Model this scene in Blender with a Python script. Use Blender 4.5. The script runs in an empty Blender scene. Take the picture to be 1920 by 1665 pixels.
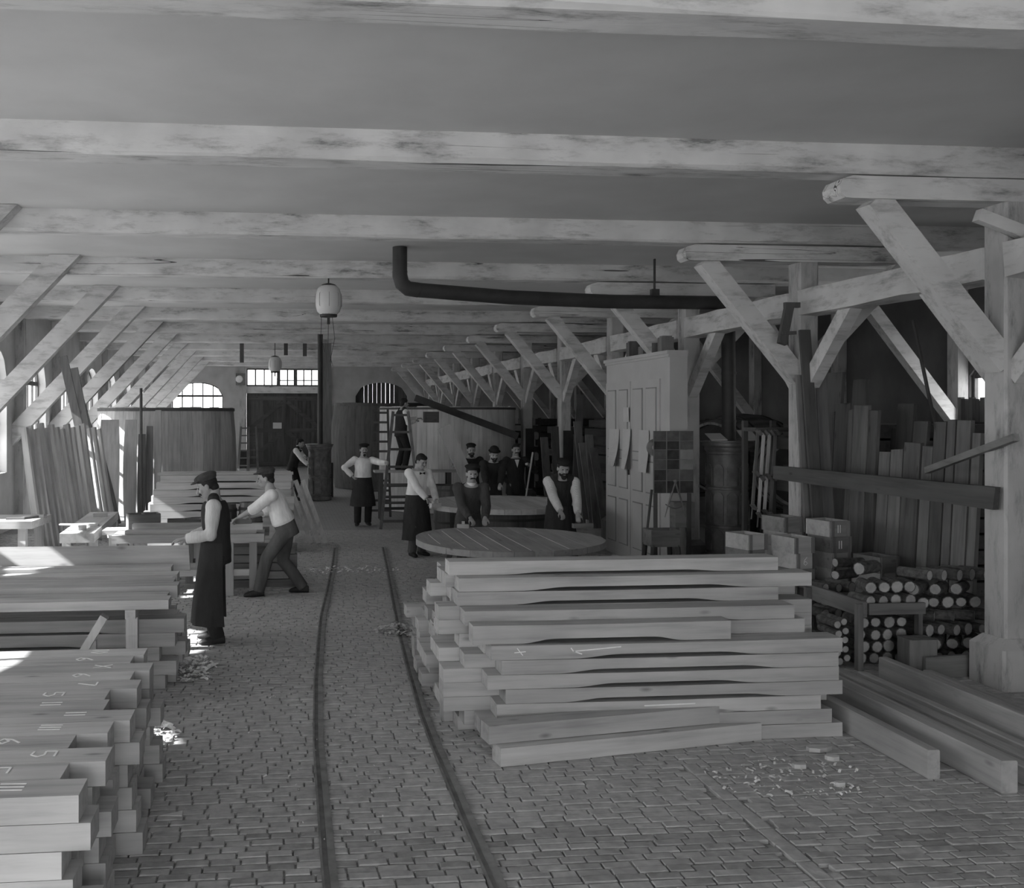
import bpy, bmesh, math, random
import numpy as np
from mathutils import Vector, Matrix, Quaternion
random.seed(7)
rng = random.Random(11)
SC = bpy.context.scene
COL = SC.collection

# ---------------------------------------------------------------- camera
F_PX, PPX, PPY, CAM_H = 1800.0, 700.0, 777.0, 2.3
YAW = math.atan(175.0 / 1800.0)
cam_d = bpy.data.cameras.new('camera')
cam = bpy.data.objects.new('camera', cam_d)
COL.objects.link(cam)
cam.location = (0, 0, CAM_H)
cam.rotation_euler = (math.pi / 2, 0, -YAW)
cam_d.sensor_fit = 'HORIZONTAL'
cam_d.sensor_width = 36.0
cam_d.lens = 36.0 * F_PX / 1920.0
cam_d.shift_x = (960.0 - PPX) / 1920.0
cam_d.shift_y = (PPY - 832.5) / 1920.0
cam_d.clip_end = 200
SC.camera = cam
_s, _c = math.sin(YAW), math.cos(YAW)

# ---------------------------------------------------------------- world, sun, exposure
W = bpy.data.worlds.new('world')
SC.world = W
W.use_nodes = True
bg = W.node_tree.nodes['Background']
bg.inputs[0].default_value = (1, 1, 1, 1)
bg.inputs[1].default_value = 2.6
sd = bpy.data.lights.new('sun', 'SUN')
sd.energy = 9.0
sd.angle = math.radians(0.6)
sun = bpy.data.objects.new('sun', sd)
COL.objects.link(sun)
sun.rotation_euler = Vector((1.0, 0.12, -0.70)).to_track_quat('-Z', 'Y').to_euler()
SC.view_settings.view_transform = 'Standard'
SC.view_settings.look = 'None'
SC.view_settings.gamma = 1.0
SC.view_settings.use_curve_mapping = False
SC.view_settings.exposure = 1.6
try:
    SC.cycles.diffuse_bounces = 8
    SC.cycles.max_bounces = 10
    SC.cycles.transparent_max_bounces = 12
    SC.cycles.caustics_reflective = False
    SC.cycles.caustics_refractive = False
    SC.cycles.sample_clamp_indirect = 6.0
except Exception:
    pass

# ---------------------------------------------------------------- pixel -> place helpers
def ray(px, py):
    a = (px - PPX) / F_PX
    return _s + _c * a, _c - _s * a, (PPY - py) / F_PX
def atY(px, py, Y):
    d = ray(px, py); t = Y / d[1]
    return Vector((d[0] * t, Y, CAM_H + d[2] * t))
def atX(px, py, X):
    d = ray(px, py); t = X / d[0]
    return Vector((X, d[1] * t, CAM_H + d[2] * t))
def atZ(px, py, z=0.0):
    d = ray(px, py); t = (z - CAM_H) / d[2]
    return Vector((d[0] * t, d[1] * t, z))

# ---------------------------------------------------------------- materials
MATS = {}
def _new(name):
    m = bpy.data.materials.new(name); m.use_nodes = True
    nt = m.node_tree; nt.nodes.clear()
    out = nt.nodes.new('ShaderNodeOutputMaterial')
    b = nt.nodes.new('ShaderNodeBsdfPrincipled')
    nt.links.new(b.outputs[0], out.inputs[0])
    MATS[name] = m
    return m, nt, b, out
def _noise(nt, scale, detail=3.0, rough=0.55, coord='Object', mp=(1, 1, 1)):
    tc = nt.nodes.new('ShaderNodeTexCoord')
    ma = nt.nodes.new('ShaderNodeMapping')
    ma.inputs['Scale'].default_value = mp
    n = nt.nodes.new('ShaderNodeTexNoise')
    n.inputs['Scale'].default_value = scale
    n.inputs['Detail'].default_value = detail
    n.inputs['Roughness'].default_value = rough
    nt.links.new(tc.outputs[coord], ma.inputs[0])
    nt.links.new(ma.outputs[0], n.inputs['Vector'])
    return n, ma
def _math(nt, op, a, b):
    n = nt.nodes.new('ShaderNodeMath'); n.operation = op
    for i, v in enumerate((a, b)):
        if isinstance(v, (int, float)): n.inputs[i].default_value = v
        else: nt.links.new(v, n.inputs[i])
    return n.outputs[0]
def _ramp(nt, src, stops):
    r = nt.nodes.new('ShaderNodeValToRGB')
    e = r.color_ramp.elements
    while len(e) < len(stops): e.new(0.5)
    for el, (p, v) in zip(e, stops):
        el.position = p; el.color = (v, v, v, 1)
    nt.links.new(src, r.inputs[0])
    return r.outputs[0]
def _rand_shift(nt, ma):
    oi = nt.nodes.new('ShaderNodeObjectInfo')
    mu = nt.nodes.new('ShaderNodeVectorMath'); mu.operation = 'SCALE'
    mu.inputs[0].default_value = (37.0, 53.0, 71.0)
    nt.links.new(oi.outputs['Random'], mu.inputs['Scale'])
    nt.links.new(mu.outputs[0], ma.inputs['Location'])
    return oi
def plain(name, v, rough=0.8, var=0.12, scale=6.0, metal=0.0, rnd=0.0, bump=0.0):
    m, nt, b, out = _new(name)
    n, ma = _noise(nt, scale, 4)
    oi = _rand_shift(nt, ma)
    col = _ramp(nt, n.outputs[0], [(0.3, v * (1 - var)), (0.7, v * (1 + var))])
    if rnd:
        f = _math(nt, 'ADD', _math(nt, 'MULTIPLY', oi.outputs['Random'], 2 * rnd), 1 - rnd)
        col = _math(nt, 'MULTIPLY', col, f)
    nt.links.new(col, b.inputs['Base Color'])
    b.inputs['Roughness'].default_value = rough
    b.inputs['Metallic'].default_value = metal
    b.inputs['Specular IOR Level'].default_value = 0.3
    if bump:
        bp = nt.nodes.new('ShaderNodeBump'); bp.inputs['Strength'].default_value = bump
        bp.inputs['Distance'].default_value = 0.02
        nt.links.new(n.outputs[0], bp.inputs['Height'])
        nt.links.new(bp.outputs[0], b.inputs['Normal'])
    return m
def wood(name, v, axis='x', con=0.28, rnd=0.15, rough=0.75, fine=16.0, along=1.1, blot=0.15, knots=True):
    """grain running along one local axis"""
    m, nt, b, out = _new(name)
    mp = [fine, fine, fine]; mp['xyz'.index(axis)] = along
    n, ma = _noise(nt, 1.0, 5, 0.6, mp=mp)
    oi = _rand_shift(nt, ma)
    n2, ma2 = _noise(nt, 1.6, 3, 0.5, mp=(1, 1, 1))
    _rand_shift(nt, ma2)
    col = _ramp(nt, n.outputs[0], [(0.28, v * (1 - con)), (0.5, v), (0.75, v * (1 + con * 0.6))])
    bl = _ramp(nt, n2.outputs[0], [(0.3, 1 - blot), (0.7, 1 + blot * 0.5)])
    col = _math(nt, 'MULTIPLY', col, bl)
    if knots:
        n3 = nt.nodes.new('ShaderNodeTexVoronoi')
        n3.inputs['Scale'].default_value = 1.0
        tc = nt.nodes.new('ShaderNodeTexCoord'); m3 = nt.nodes.new('ShaderNodeMapping')
        s = [6.0, 6.0, 6.0]; s['xyz'.index(axis)] = 2.2
        m3.inputs['Scale'].default_value = s
        nt.links.new(tc.outputs['Object'], m3.inputs[0]); nt.links.new(m3.outputs[0], n3.inputs['Vector'])
        _rand_shift(nt, m3)
        kn = _ramp(nt, n3.outputs['Distance'], [(0.03, 0.55), (0.13, 1.0)])
        col = _math(nt, 'MULTIPLY', col, kn)
    f = _math(nt, 'ADD', _math(nt, 'MULTIPLY', oi.outputs['Random'], 2 * rnd), 1 - rnd)
    col = _math(nt, 'MULTIPLY', col, f)
    nt.links.new(col, b.inputs['Base Color'])
    b.inputs['Roughness'].default_value = rough
    b.inputs['Specular IOR Level'].default_value = 0.25
    bp = nt.nodes.new('ShaderNodeBump'); bp.inputs['Strength'].default_value = 0.25
    bp.inputs['Distance'].default_value = 0.006
    nt.links.new(n.outputs[0], bp.inputs['Height']); nt.links.new(bp.outputs[0], b.inputs['Normal'])
    return m
def limewash(name, v, axis='x', stain=0.45, crack=True):
    """whitewashed hewn timber: worn stains and long drying cracks along the grain"""
    m, nt, b, out = _new(name)
    mp = [7.0, 7.0, 7.0]; mp['xyz'.index(axis)] = 1.6
    n, ma = _noise(nt, 1.0, 8, 0.72, mp=mp)
    oi = _rand_shift(nt, ma)
    col = _ramp(nt, n.outputs[0], [(0.32, v * stain * 0.8), (0.41, v * 0.78), (0.50, v), (0.8, v * 1.06)])
    n2, ma2 = _noise(nt, 2.2, 3, 0.5)
    _rand_shift(nt, ma2)
    bl = _ramp(nt, n2.outputs[0], [(0.3, 0.84), (0.65, 1.04)])
    col = _math(nt, 'MULTIPLY', col, bl)
    h = n.outputs[0]
    if crack:
        mc = [7.0, 7.0, 7.0]; mc['xyz'.index(axis)] = 0.13
        n3, ma3 = _noise(nt, 1.0, 2, 0.45, mp=mc)
        _rand_shift(nt, ma3)
        d = _math(nt, 'ABSOLUTE', _math(nt, 'SUBTRACT', n3.outputs[0], 0.5), 0)
        n4, ma4 = _noise(nt, 1.0, 2, 0.5, mp=[0.55 if 'xyz'.index(axis) == i else 1.5 for i in range(3)])
        _rand_shift(nt, ma4)
        lim = _ramp(nt, n4.outputs[0], [(0.56, 0.0), (0.68, 0.009)])
        ck = _math(nt, 'LESS_THAN', d, lim)
        col = _math(nt, 'MULTIPLY', col, _math(nt, 'SUBTRACT', 1.0, _math(nt, 'MULTIPLY', ck, 0.82)))
    nt.links.new(col, b.inputs['Base Color'])
    b.inputs['Roughness'].default_value = 0.9
    b.inputs['Specular IOR Level'].default_value = 0.1
    bp = nt.nodes.new('ShaderNodeBump'); bp.inputs['Strength'].default_value = 0.5
    bp.inputs['Distance'].default_value = 0.012
    nt.links.new(h, bp.inputs['Height']); nt.links.new(bp.outputs[0], b.inputs['Normal'])
    return m
def glass(name):
    m, nt, b, out = _new(name)
    nt.nodes.remove(b)
    t = nt.nodes.new('ShaderNodeBsdfTransparent'); t.inputs[0].default_value = (0.92, 0.92, 0.92, 1)
    g = nt.nodes.new('ShaderNodeBsdfGlossy'); g.inputs['Roughness'].default_value = 0.08
    mx = nt.nodes.new('ShaderNodeMixShader'); mx.inputs[0].default_value = 0.06
    nt.links.new(t.outputs[0], mx.inputs[1]); nt.links.new(g.outputs[0], mx.inputs[2])
    nt.links.new(mx.outputs[0], out.inputs[0])
    return m

M = {}
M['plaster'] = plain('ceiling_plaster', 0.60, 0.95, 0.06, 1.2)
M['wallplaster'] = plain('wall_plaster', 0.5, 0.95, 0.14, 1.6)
M['wall_dim'] = plain('wall_plaster_shaded', 0.13, 0.95, 0.2, 1.3)  # gloom of the aisle put into the plaster colour, darker than other walls
M['lime_x'] = limewash('limewashed_timber_x', 0.68, 'x')
M['lime_y'] = limewash('limewashed_timber_y', 0.62, 'y', 0.6, False)
M['lime_z'] = limewash('limewashed_timber_z', 0.50, 'z', 0.5, False)
M['lime_d'] = limewash('limewashed_brace', 0.62, 'x', 0.75, False)
M['tar'] = plain('tarred_timber', 0.045, 0.8, 0.3, 4)
M['iron'] = plain('black_sheet_iron', 0.05, 0.55, 0.25, 3.0, 0.0)
M['castiron'] = plain('cast_iron', 0.17, 0.5, 0.3, 8.0, 0.2)
M['steel'] = plain('rusted_rail_steel', 0.24, 0.55, 0.3, 9.0, 0.3)
M['groove'] = plain('rail_groove_dirt', 0.15, 0.95, 0.3, 9.0)
M['stave_x'] = wood('oak_stave_x', 0.46, 'x')
M['stave_y'] = wood('oak_stave_y', 0.46, 'y')
M['stave_z'] = wood('oak_stave_z', 0.46, 'z', knots=False)
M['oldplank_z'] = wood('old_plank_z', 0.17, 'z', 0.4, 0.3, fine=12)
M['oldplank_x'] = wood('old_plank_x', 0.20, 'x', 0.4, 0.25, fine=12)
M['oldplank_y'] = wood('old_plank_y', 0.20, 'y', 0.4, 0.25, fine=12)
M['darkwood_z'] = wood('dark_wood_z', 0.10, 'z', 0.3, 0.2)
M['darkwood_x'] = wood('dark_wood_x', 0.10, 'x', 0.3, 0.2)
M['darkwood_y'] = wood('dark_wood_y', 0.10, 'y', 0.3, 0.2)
M['palewood_x'] = wood('pale_wood_x', 0.52, 'x', 0.2, 0.12)
M['palewood_z'] = wood('pale_wood_z', 0.52, 'z', 0.2, 0.12)
M['palewood_y'] = wood('pale_wood_y', 0.52, 'y', 0.2, 0.12)
M['vatwood'] = wood('vat_wood_z', 0.68, 'z', 0.25, 0.15, knots=False)
M['crate_wood'] = wood('crate_wood', 0.36, 'x', 0.25, 0.3)
M['headwood'] = wood('cask_head_wood_y', 0.36, 'y', 0.2, 0.12)
M['brick'] = plain('paving_brick', 0.36, 0.9, 0.18, 14, rnd=0.2, bump=0.4)
M['mortar'] = plain('mortar_dirt', 0.24, 0.95, 0.2, 9)
M['chalk'] = plain('chalk', 0.85, 0.95, 0.1, 20)
M['paper'] = plain('paper', 0.55, 0.9, 0.06, 3)
M['paint'] = plain('cabinet_paint', 0.47, 0.6, 0.06, 2)
M['paint_line'] = plain('cabinet_moulding', 0.25, 0.7, 0.1, 4)
M['globe'] = plain('opal_globe', 0.62, 0.25, 0.05, 3)
M['glass'] = glass('window_glass')
M['muntin'] = plain('window_bars', 0.10, 0.7, 0.2, 6)
M['shaving'] = plain('wood_shavings', 0.75, 0.9, 0.25, 30, rnd=0.3)
M['endgrain'] = plain('end_grain', 0.34, 0.9, 0.2, 18)
M['bark'] = plain('log_bark', 0.10, 0.95, 0.45, 22, rnd=0.25, bump=0.6)
M['logend'] = plain('log_end_grain', 0.40, 0.9, 0.2, 14, rnd=0.15)
M['stone'] = plain('block_stone', 0.17, 0.95, 0.3, 5, bump=0.3)

# ---------------------------------------------------------------- mesh helpers
class MB:
    def __init__(s):
        s.v = []; s.f = []; s.sm = False
    def add(s, vs, fs):
        o = len(s.v); s.v += [tuple(p) for p in vs]; s.f += [tuple(i + o for i in f) for f in fs]; return s
    def box(s, lo, hi):
        x0, y0, z0 = lo; x1, y1, z1 = hi
        return s.add([(x0, y0, z0), (x1, y0, z0), (x1, y1, z0), (x0, y1, z0), (x0, y0, z1), (x1, y0, z1), (x1, y1, z1), (x0, y1, z1)],
              [(0, 3, 2, 1), (4, 5, 6, 7), (0, 1, 5, 4), (1, 2, 6, 5), (2, 3, 7, 6), (3, 0, 4, 7)])
    def bar(s, p0, p1, w, h, up=(0, 0, 1), taper=1.0):
        """rectangular bar: w across, h along up"""
        p0, p1 = Vector(p0), Vector(p1); d = (p1 - p0).normalized(); u = Vector(up)
        sd_ = d.cross(u)
        if sd_.length < 1e-4: sd_ = d.cross(Vector((1, 0, 0)))
        sd_.normalize(); u = sd_.cross(d).normalized()
        vs = []
        for p, k in ((p0, 1.0), (p1, taper)):
            for a, b in ((-1, -1), (1, -1), (1, 1), (-1, 1)):
                vs.append(p + sd_ * a * w * k / 2 + u * b * h * k / 2)
        return s.add(vs, [(0, 1, 2, 3), (7, 6, 5, 4), (0, 4, 5, 1), (1, 5, 6, 2), (2, 6, 7, 3), (3, 7, 4, 0)])
    def tube(s, pts, r, n=10, caps=True):
        pts = [Vector(p) for p in pts]; k = len(pts)
        rs = r if isinstance(r, (list, tuple)) else [r] * k
        vs = []; prev = None
        for i, p in enumerate(pts):
            d = (pts[min(i + 1, k - 1)] - pts[max(i - 1, 0)]).normalized()
            if prev is None:
                a = Vector((0, 0, 1)) if abs(d.z) < 0.9 else Vector((1, 0, 0))
                e1 = d.cross(a).normalized()
            else:
                e1 = (prev - d * prev.dot(d)).normalized()
            prev = e1; e2 = d.cross(e1)
            ra, rb = rs[i] if isinstance(rs[i], (list, tuple)) else (rs[i], rs[i])
            for j in range(n):
                t = 2 * math.pi * j / n
                vs.append(p + e1 * math.cos(t) * ra + e2 * math.sin(t) * rb)
        fs = []
        for i in range(k - 1):
            for j in range(n):
                a, b = i * n + j, i * n + (j + 1) % n
                fs.append((a, b, b + n, a + n))
        if caps:
            fs.append(tuple(range(n - 1, -1, -1))); fs.append(tuple((k - 1) * n + j for j in range(n)))
        return s.add(vs, fs)
    def lathe(s, prof, n=24, c=(0, 0, 0), caps=True, sx=1.0, sy=1.0):
        vs = []; fs = []
        for r, z in prof:
            for j in range(n):
                t = 2 * math.pi * j / n
                vs.append((c[0] + r * sx * math.cos(t), c[1] + r * sy * math.sin(t), c[2] + z))
        k = len(prof)
        for i in range(k - 1):
            for j in range(n):
                a, b = i * n + j, i * n + (j + 1) % n
                fs.append((a, b, b + n, a + n))
        if caps:
            fs.append(tuple(range(n - 1, -1, -1))); fs.append(tuple((k - 1) * n + j for j in range(n)))
        return s.add(vs, fs)
    def prism(s, poly, lo, hi, axis='y'):
        """extrude a closed 2D outline (a,b) between lo and hi along axis"""
        def P(a, b, t):
            return {'x': (t, a, b), 'y': (a, t, b), 'z': (a, b, t)}[axis]
        n = len(poly)
        vs = [P(a, b, lo) for a, b in poly] + [P(a, b, hi) for a, b in poly]
        fs = [tuple(range(n)), tuple(range(2 * n - 1, n - 1, -1))]
        fs += [(i, (i + 1) % n + 0, (i + 1) % n + n, i + n)[::-1] for i in range(n)]
        return s.add(vs, fs)
    def ball(s, c, r, n=12, m=8):
        rx, ry, rz = r if isinstance(r, (list, tuple)) else (r, r, r)
        vs = [(c[0], c[1], c[2] - rz)]; fs = []
        for i in range(1, m):
            p = -math.pi / 2 + math.pi * i / m
            for j in range(n):
                t = 2 * math.pi * j / n
                vs.append((c[0] + rx * math.cos(p) * math.cos(t), c[1] + ry * math.cos(p) * math.sin(t), c[2] + rz * math.sin(p)))
        vs.append((c[0], c[1], c[2] + rz)); L = len(vs) - 1
        for j in range(n):
            fs.append((0, 1 + (j + 1) % n, 1 + j))
            fs.append((L, L - n + j, L - n + (j + 1) % n))
        for i in range(m - 2):
            for j in range(n):
                a, b = 1 + i * n + j, 1 + i * n + (j + 1) % n
                fs.append((a, b, b + n, a + n))
        return s.add(vs, fs)
    def rot(s, mat, start=0):
        s.v[start:] = [tuple(mat @ Vector(p)) for p in s.v[start:]]; return s
    def mesh(s, name, origin=(0, 0, 0), smooth=None):
        me = bpy.data.meshes.new(name)
        ox, oy, oz = origin
        me.from_pydata([(x - ox, y - oy, z - oz) for x, y, z in s.v], [], s.f)
        bm = bmesh.new(); bm.from_mesh(me)
        bmesh.ops.recalc_face_normals(bm, faces=bm.faces)
        bm.to_mesh(me); bm.free()
        if smooth or (smooth is None and s.sm):
            me.polygons.foreach_set('use_smooth', [True] * len(me.polygons))
            try: me.set_sharp_from_angle(angle=math.radians(40))
            except Exception: pass
        me.update()
        return me

def tag(o, label=None, cat=None, group=None, kind=None):
    if label: o['label'] = label
    if cat: o['category'] = cat
    if group: o['group'] = group
    if kind: o['kind'] = kind
    return o
def thing(name, label, cat, loc=(0, 0, 0), rotz=0.0, group=None):
    o = bpy.data.objects.new(name, None); COL.objects.link(o)
    o.empty_display_size = 0.1
    o.location = loc; o.rotation_euler = (0, 0, rotz)
    return tag(o, label, cat, group)
def wloc(o):
    p = Vector(o.location)
    if o.parent: p += wloc(o.parent)
    return p
def put(name, mb, mat, parent=None, smooth=None, origin=None, local=False):
    """link one mesh object. Vertices are in world space unless local."""
    if local:
        org = Vector((0, 0, 0)); loc = Vector((0, 0, 0))
        me = mb.mesh(name, (0, 0, 0), smooth)
    else:
        if origin is None:
            a = np.array(mb.v); lo, hi = a.min(0), a.max(0)
            origin = ((lo[0] + hi[0]) / 2, (lo[1] + hi[1]) / 2, lo[2])
        me = mb.mesh(name, origin, smooth)
        loc = Vector(origin) - (wloc(parent) if parent else Vector((0, 0, 0)))
    me.materials.append(mat)
    o = bpy.data.objects.new(name, me); COL.objects.link(o)
    if parent: o.parent = parent
    o.location = loc
    return o
def inst(name, me, loc=(0, 0, 0), rot=(0, 0, 0), parent=None, scale=None):
    o = bpy.data.objects.new(name, me); COL.objects.link(o)
    if parent: o.parent = parent
    o.location = loc; o.rotation_euler = rot
    if scale: o.scale = scale
    return o
def clone(o, parent=None):
    c = o.copy(); COL.objects.link(c)
    if parent: c.parent = parent
    for ch in o.children:
        clone(ch, c)
    return c
ORD = ['first', 'second', 'third', 'fourth', 'fifth', 'sixth', 'seventh', 'eighth', 'ninth', 'tenth', 'eleventh', 'twelfth',
       'thirteenth', 'fourteenth', 'fifteenth', 'sixteenth', 'seventeenth', 'eighteenth', 'nineteenth', 'twentieth']
# ================================================================= THE SETTING
FY = [7.6 + 3.2 * k for k in range(-2, 11)]            # cross frames (Y)
FY[1] = 4.72
Y_NEAR, Y_FAR = -6.0, 42.0
XL, XR = -5.4, 10.6
ZB, ZC = 4.28, 4.52                                    # beam underside, ceiling
XP = 6.16                                              # centre line of the right posts

def struct(name, mb, mat, parent=None, label=None, cat=None):
    o = put(name, mb, mat, parent)
    if parent is None: tag(o, label, cat, kind='structure')
    return o

# floor: slab, paving bricks, border course
mb = MB(); mb.box((XL - 0.4, Y_NEAR, -0.3), (XR + 0.4, Y_FAR + 0.4, -0.02))
m, nt, b, out = _new('floor_brick_far')
tc = nt.nodes.new('ShaderNodeTexCoord'); bt = nt.nodes.new('ShaderNodeTexBrick')
bt.inputs['Scale'].default_value = 1.0
bt.inputs['Brick Width'].default_value = 0.158; bt.inputs['Row Height'].default_value = 0.072
bt.inputs['Mortar Size'].default_value = 0.006
bt.inputs['Color1'].default_value = (0.38, 0.38, 0.38, 1); bt.inputs['Color2'].default_value = (0.33, 0.33, 0.33, 1)
bt.inputs['Mortar'].default_value = (0.25, 0.25, 0.25, 1)
nt.links.new(tc.outputs['Object'], bt.inputs['Vector']); nt.links.new(bt.outputs[0], b.inputs['Base Color'])
b.inputs['Roughness'].default_value = 0.9; b.inputs['Specular IOR Level'].default_value = 0.2
floor = struct('floor', mb, m, label='brick paved workshop floor with dusty worn paving', cat='floor')

# bricks
BW, BH = 0.158, 0.072
rb = random.Random(5)
cells = []
yy = 4.3; row = 0
while yy < 19.0:
    xx = -5.4 + (0.5 * BW if row % 2 else 0.0) + rb.uniform(-0.02, 0.02)
    while xx < 7.2:
        w = BW * rb.choice((0.85, 1.0, 1.0, 1.0, 1.12))
        cells.append((xx, yy, w)); xx += w
    yy += BH; row += 1
# course running away from the camera on the right, at X 4.05
XB = 2.63
_cells = []
for (x, y, w) in cells:
    if y < 6.05 and x < XB + 0.1 and x + w > XB:
        if XB - x > 0.06: _cells.append((x, y, XB - x))
        if x + w - XB - 0.1 > 0.06: _cells.append((XB + 0.1, y, x + w - XB - 0.1))
    else: _cells.append((x, y, w))
cells = _cells
def brick_verts(x0, y0, w, d, dz):
    g = 0.0048; b_ = 0.004
    x1, y1 = x0 + w - g, y0 + d - g; x0 += g; y0 += g
    return [(x0, y0, -0.03), (x1, y0, -0.03), (x1, y1, -0.03), (x0, y1, -0.03),
            (x0, y0, dz - b_), (x1, y0, dz - b_), (x1, y1, dz - b_), (x0, y1, dz - b_),
            (x0 + b_, y0 + b_, dz), (x1 - b_, y0 + b_, dz), (x1 - b_, y1 - b_, dz), (x0 + b_, y1 - b_, dz)]
BF = [(0, 1, 5, 4), (1, 2, 6, 5), (2, 3, 7, 6), (3, 0, 4, 7), (4, 5, 9, 8), (5, 6, 10, 9), (6, 7, 11, 10), (7, 4, 8, 11), (8, 9, 10, 11)]
def in_view(x, y):
    xc = x * _c - y * _s; zc = x * _s + y * _c
    px = PPX + F_PX * xc / zc; py = PPY + F_PX * CAM_H / zc
    return 40 < px < 1900 and py < 1660
def free(x, y):
    return not (-6 < x < -0.98 and y < 7.0) and not (1.2 < x < 4.1 and 6.1 < y < 9)
near = sorted([c_ for c_ in cells if in_view(c_[0] + 0.1, c_[1]) and free(c_[0] + 0.1, c_[1])], key=lambda c_: c_[1])[:285]
nearset = set(near)
big = MB()
for (x, y, w) in cells:
    if (x, y, w) in nearset: continue
    big.add(brick_verts(x, y, w, BH, rb.uniform(-0.0035, 0.0035)), BF)
for k in range(9):
    big.add(brick_verts(XB, 4.3 + k * 0.2, 0.1, 0.2, rb.uniform(-0.003, 0.003)), BF)
st = put('paving_bricks', big, M['brick'], floor)
st['kind'] = 'stuff'
bmesh_cache = {}
for (x, y, w) in near:
    key = (round(w, 3), rb.randrange(3))
    if key not in bmesh_cache:
        q = MB(); q.add(brick_verts(0, 0, w, BH, (-0.003, 0.0, 0.003)[key[1]]), BF)
        me = q.mesh('brick'); me.materials.append(M['brick']); bmesh_cache[key] = me
    o = inst('brick', bmesh_cache[key], Vector((x, y, 0)) - wloc(floor), parent=floor)

# ceiling
mb = MB(); mb.box((XL - 0.4, Y_NEAR, ZC), (XR + 0.4, Y_FAR + 0.4, ZC + 0.25))
struct('ceiling', mb, M['plaster'], label='smooth whitewashed plaster ceiling between the beams', cat='ceiling')

# walls with arched openings ---------------------------------------
def arched_wall(u0, u1, z1, wins, t0, t1, axis):
    """wall in the plane (u,z) extruded t0..t1 across; wins = (uc, w, sill, spring, rise)"""
    mb = MB()
    def prism(poly):
        if axis == 'x': mb.prism(poly, t0, t1, 'x')
        else: mb.prism(poly, t0, t1, 'y')
    u = u0
    for (uc, w, sill, spring, rise) in sorted(wins):
        a, b_ = uc - w / 2, uc + w / 2
        prism([(u, -0.05), (a, -0.05), (a, z1), (u, z1)])
        if sill > 0: prism([(a, -0.05), (b_, -0.05), (b_, sill), (a, sill)])
        N = 10; pts = []
        for i in range(N + 1):
            t = -1 + 2 * i / N
            pts.append((uc + t * w / 2, spring + rise * (1 - t * t) ** 0.5 if rise else spring))
        for i in range(N):
            prism([pts[i], pts[i + 1], (pts[i + 1][0], z1), (pts[i][0], z1)])
        u = b_
    prism([(u, -0.05), (u1, -0.05), (u1, z1), (u, z1)])
    return mb
WL = [(2.8 + 3.2 * k, 1.75, 1.15, 3.0, 0.62) for k in range(-2, 12)]
WL = [w for w in WL if w[0] < 41]
struct('wall_left', arched_wall(Y_NEAR, Y_FAR, ZC, WL, XL - 0.45, XL, 'x'), M['wallplaster'], label='plastered left side wall pierced by arched windows', cat='wall')
WFAR = [(-3.55, 2.2, 1.6, 3.1, 0.6), (1.2 - 0.15 - 0.0, 3.3, 0.0, 4.25, 0.0), (4.45, 2.3, 1.4, 3.1, 0.6)]
WFAR[1] = (0.22, 3.35, 0.0, 4.3, 0.0)
struct('wall_far', arched_wall(XL - 0.45, XR + 0.45, ZC, WFAR, Y_FAR, Y_FAR + 0.4, 'y'), M['wallplaster'], label='plastered far end wall with big double door', cat='wall')
WR = [(13.17, 1.4, 1.15, 2.9, 0.2)]
struct('wall_right', arched_wall(Y_NEAR, Y_FAR, ZC, WR, XR, XR + 0.14, 'x'), M['wall_dim'], label='right aisle wall in shade-darkened plaster with one small window', cat='wall')
WB = [(-3.3, 2.2, 1.2, 3.1, 0.6), (0.3, 3.4, 0.0, 3.6, 0.0), (4.4, 2.2, 1.2, 3.1, 0.6)]
struct('wall_back', arched_wall(XL - 0.45, XR + 0.45, ZC, WB, Y_NEAR - 0.4, Y_NEAR, 'y'), M['wallplaster'], label='plastered wall behind the viewer', cat='wall')

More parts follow.
